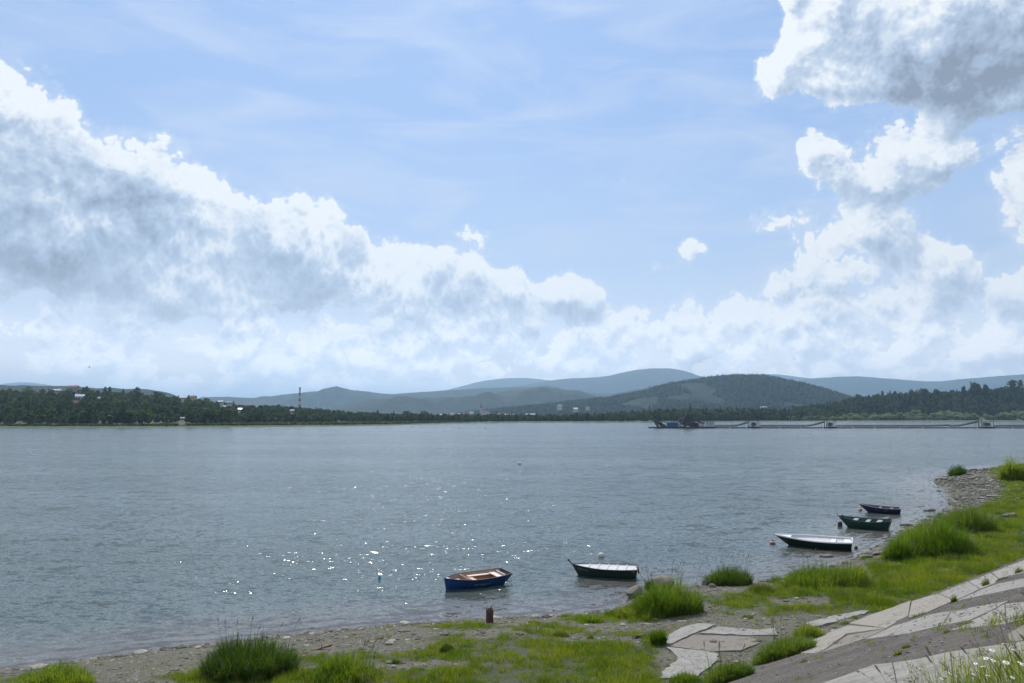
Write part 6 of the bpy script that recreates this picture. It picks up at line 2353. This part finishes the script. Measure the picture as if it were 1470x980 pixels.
for i, ((cx, cy), lb) in enumerate([((65, 545), 'yellow daisy bud beside the leftmost daisy'), ((885, 545), 'yellow bud without petals in the middle of the crowd'),
                                    ((1230, 508), 'pale yellow bud under the largest daisy'), ((745, 590), 'small yellow bud low left of the crowd')]):
    daisy(OD[0] + cx / SDd, OD[1] + cy / SDd, 0.020, (0.1, -0.3), lb, 340 + i, 0.45, bud=True)


def grass_stalk(px, py, up, head_len, label, seed, kind):
    rs = random.Random(seed)
    tip = near_pt(px, py, up)
    foot = np.array([tip[0] + rs.uniform(0.10, 0.34), tip[1] - rs.uniform(0.0, 0.25), 0])
    foot[2] = float(ground_z(np.array([foot[0]]), np.array([foot[1]]))[0]) - 0.03
    hd = Vector(tip - foot)
    t = empty('grass_stalk', tuple(foot), 0, label, 'grass stalk', 'seeding grass stalks on the embankment close to the viewpoint')
    P_ = [Vector((0, 0, 0)), Vector((hd.x * .12, hd.y * .12, hd.z * .35)), Vector((hd.x * .45, hd.y * .45, hd.z * .72)), hd]
    MB().tube(P_, [0.0028, 0.0022, 0.0016, 0.001], 4).build('stem', stem_m, t)
    s = MB()
    dirn = (P_[3] - P_[2]).normalized()
    nsp = 7 if kind == 'loose' else 12
    for i in range(nsp):
        q = hd - dirn * head_len * (i / nsp)
        if kind == 'loose':
            a = rs.random() * 6.28
            o = Vector((math.cos(a), math.sin(a), 0.3)) * (0.008 + 0.035 * i / nsp)
            s.tube([q, q + o * 0.8], 0.0007, 3, False)
            s.tube([q + o * 0.8, q + o * 1.1 + Vector((0, 0, .004)), q + o * 1.5 + Vector((0, 0, 0.006))], [0.0015, 0.0045, 0.001], 4)
        else:
            sd2 = 1 if i % 2 else -1
            o = Vector((sd2 * 0.006, 0.002, 0.006))
            s.tube([q, q + o, q + o * 1.8 + dirn * 0.010], [0.002, 0.005, 0.001], 4)
    s.build('seed_head', head_m, t)
    lf = MB()
    for i in range(2):
        a = rs.random() * 6.28
        b0 = P_[1] * (0.4 + 0.5 * i)
        e1 = b0 + Vector((math.cos(a) * .06, math.sin(a) * .06, .12))
        e2 = b0 + Vector((math.cos(a) * .16, math.sin(a) * .16, .15))
        sx = Vector((-math.sin(a), math.cos(a), 0)) * .004
        lf.add([b0 - sx, b0 + sx, e1 + sx, e1 - sx, e2], [(0, 1, 2, 3), (3, 2, 4)])
    lf.build('leaf', stem_m, t)


SX, SY = 1150, 780
ST = [((490, 808), .6, 'dense'), ((545, 842), .5, 'loose'), ((400, 850), .5, 'loose'), ((640, 700), .62, 'loose'), ((828, 690), .7, 'dense'), ((830, 745), .6, 'dense'),
      ((700, 790), .5, 'loose'), ((755, 815), .45, 'loose'), ((985, 735), .6, 'loose'), ((1005, 445), .85, 'loose'), ((1205, 330), .95, 'loose'), ((1240, 395), .85, 'loose'),
      ((1275, 400), .8, 'loose'), ((1180, 480), .75, 'loose'), ((1365, 375), .85, 'loose'), ((1400, 420), .8, 'loose'), ((1430, 380), .85, 'loose'), ((1460, 330), .9, 'dense'),
      ((1310, 450), .75, 'loose'), ((1340, 500), .7, 'loose'), ((1230, 560), .65, 'loose'), ((1110, 640), .6, 'loose'), ((1060, 690), .55, 'dense'), ((900, 760), .5, 'loose'),
      ((940, 800), .45, 'loose'), ((1410, 720), .6, 'dense'), ((1380, 640), .6, 'loose'), ((1450, 610), .65, 'dense'), ((1290, 620), .6, 'loose'), ((1170, 700), .55, 'loose')]
lbls = ['dark stalk with a dense drooping spike left of the leftmost daisy', 'loose seeding stalk just right of the drooping spike', 'slanting thin stalk at the left end of the stalks', 'thin stalk with a few grains over the dark band, left of the middle',
        'dark spiked stalk standing up over the middle slab', 'second dark spike right beside the one over the middle slab', 'short thin stalk over the bottom slab, above the leftmost daisy',
        'short pale stalk right of the leftmost daisy', 'bent stalk between the dark spikes and the daisy crowd', 'tall thin stalk reaching over the second light slab',
        'tallest stalk of all, reaching the upper dark band', 'tall loose stalk right below the tallest one', 'tall loose stalk right of the pair near the tallest one', 'stalk leaning left below the tallest one',
        'upright loose stalk near the right edge over the light slab', 'loose stalk near the right edge, lower of three', 'loose stalk near the right edge, middle of three', 'dense stalk at the right edge, highest of the edge ones',
        'loose stalk over the narrow light slab, left of the three near the right edge', 'loose stalk just below the one over the narrow light slab', 'thin stalk over the broad dark band, left of the topmost daisy',
        'thin stalk over the lower dark band, midway between the dark spikes and the topmost daisy', 'dense stalk at the edge of the bottom slab, left of the wide open daisy', 'short loose stalk over the bottom slab, right of the second dark spike',
        'short loose stalk at the left foot of the daisy crowd', 'reddish dense stalk between the topmost daisy and the right edge daisy', 'loose stalk behind the topmost daisy', 'dense stalk over the dark band above the daisy near the right edge',
        'loose stalk standing left of the topmost daisy above the crowd', 'loose stalk left of the wide open daisy, over the edge of the bottom slab']
for i, ((cx, cy), up, kd) in enumerate(ST):
    lb = lbls[i]
    grass_stalk(SX + cx / 4.594, SY + cy / 4.594, up, 0.12 if kd == 'loose' else 0.09, lb, 400 + i, kd)

# leaves at the feet of the flowers
rs = np.random.default_rng(17)
n = 2600
foot = []
while len(foot) < n:
    px, py = rs.uniform(1285, 1500), rs.uniform(930, 1075)
    dens = np.clip((px - 1290) / 110, 0, 1) * np.clip((py - 938 + (px - 1400) * 0.12) / 45, 0, 1)
    if rs.random() < dens:
        foot.append(at(px, py))
foot = np.array(foot)
V, F = blades(rs, foot, 0.16 + 0.30 * rs.random(n), np.tile(np.array([[-0.35, 0.1]]), (n, 1)), np.full(n, 0.006) * (0.7 + 0.8 * rs.random(n)), 0.3, 4)
go_ = mesh_obj('embankment_grass', V, F, grass_m)
tag(go_, kind='stuff')
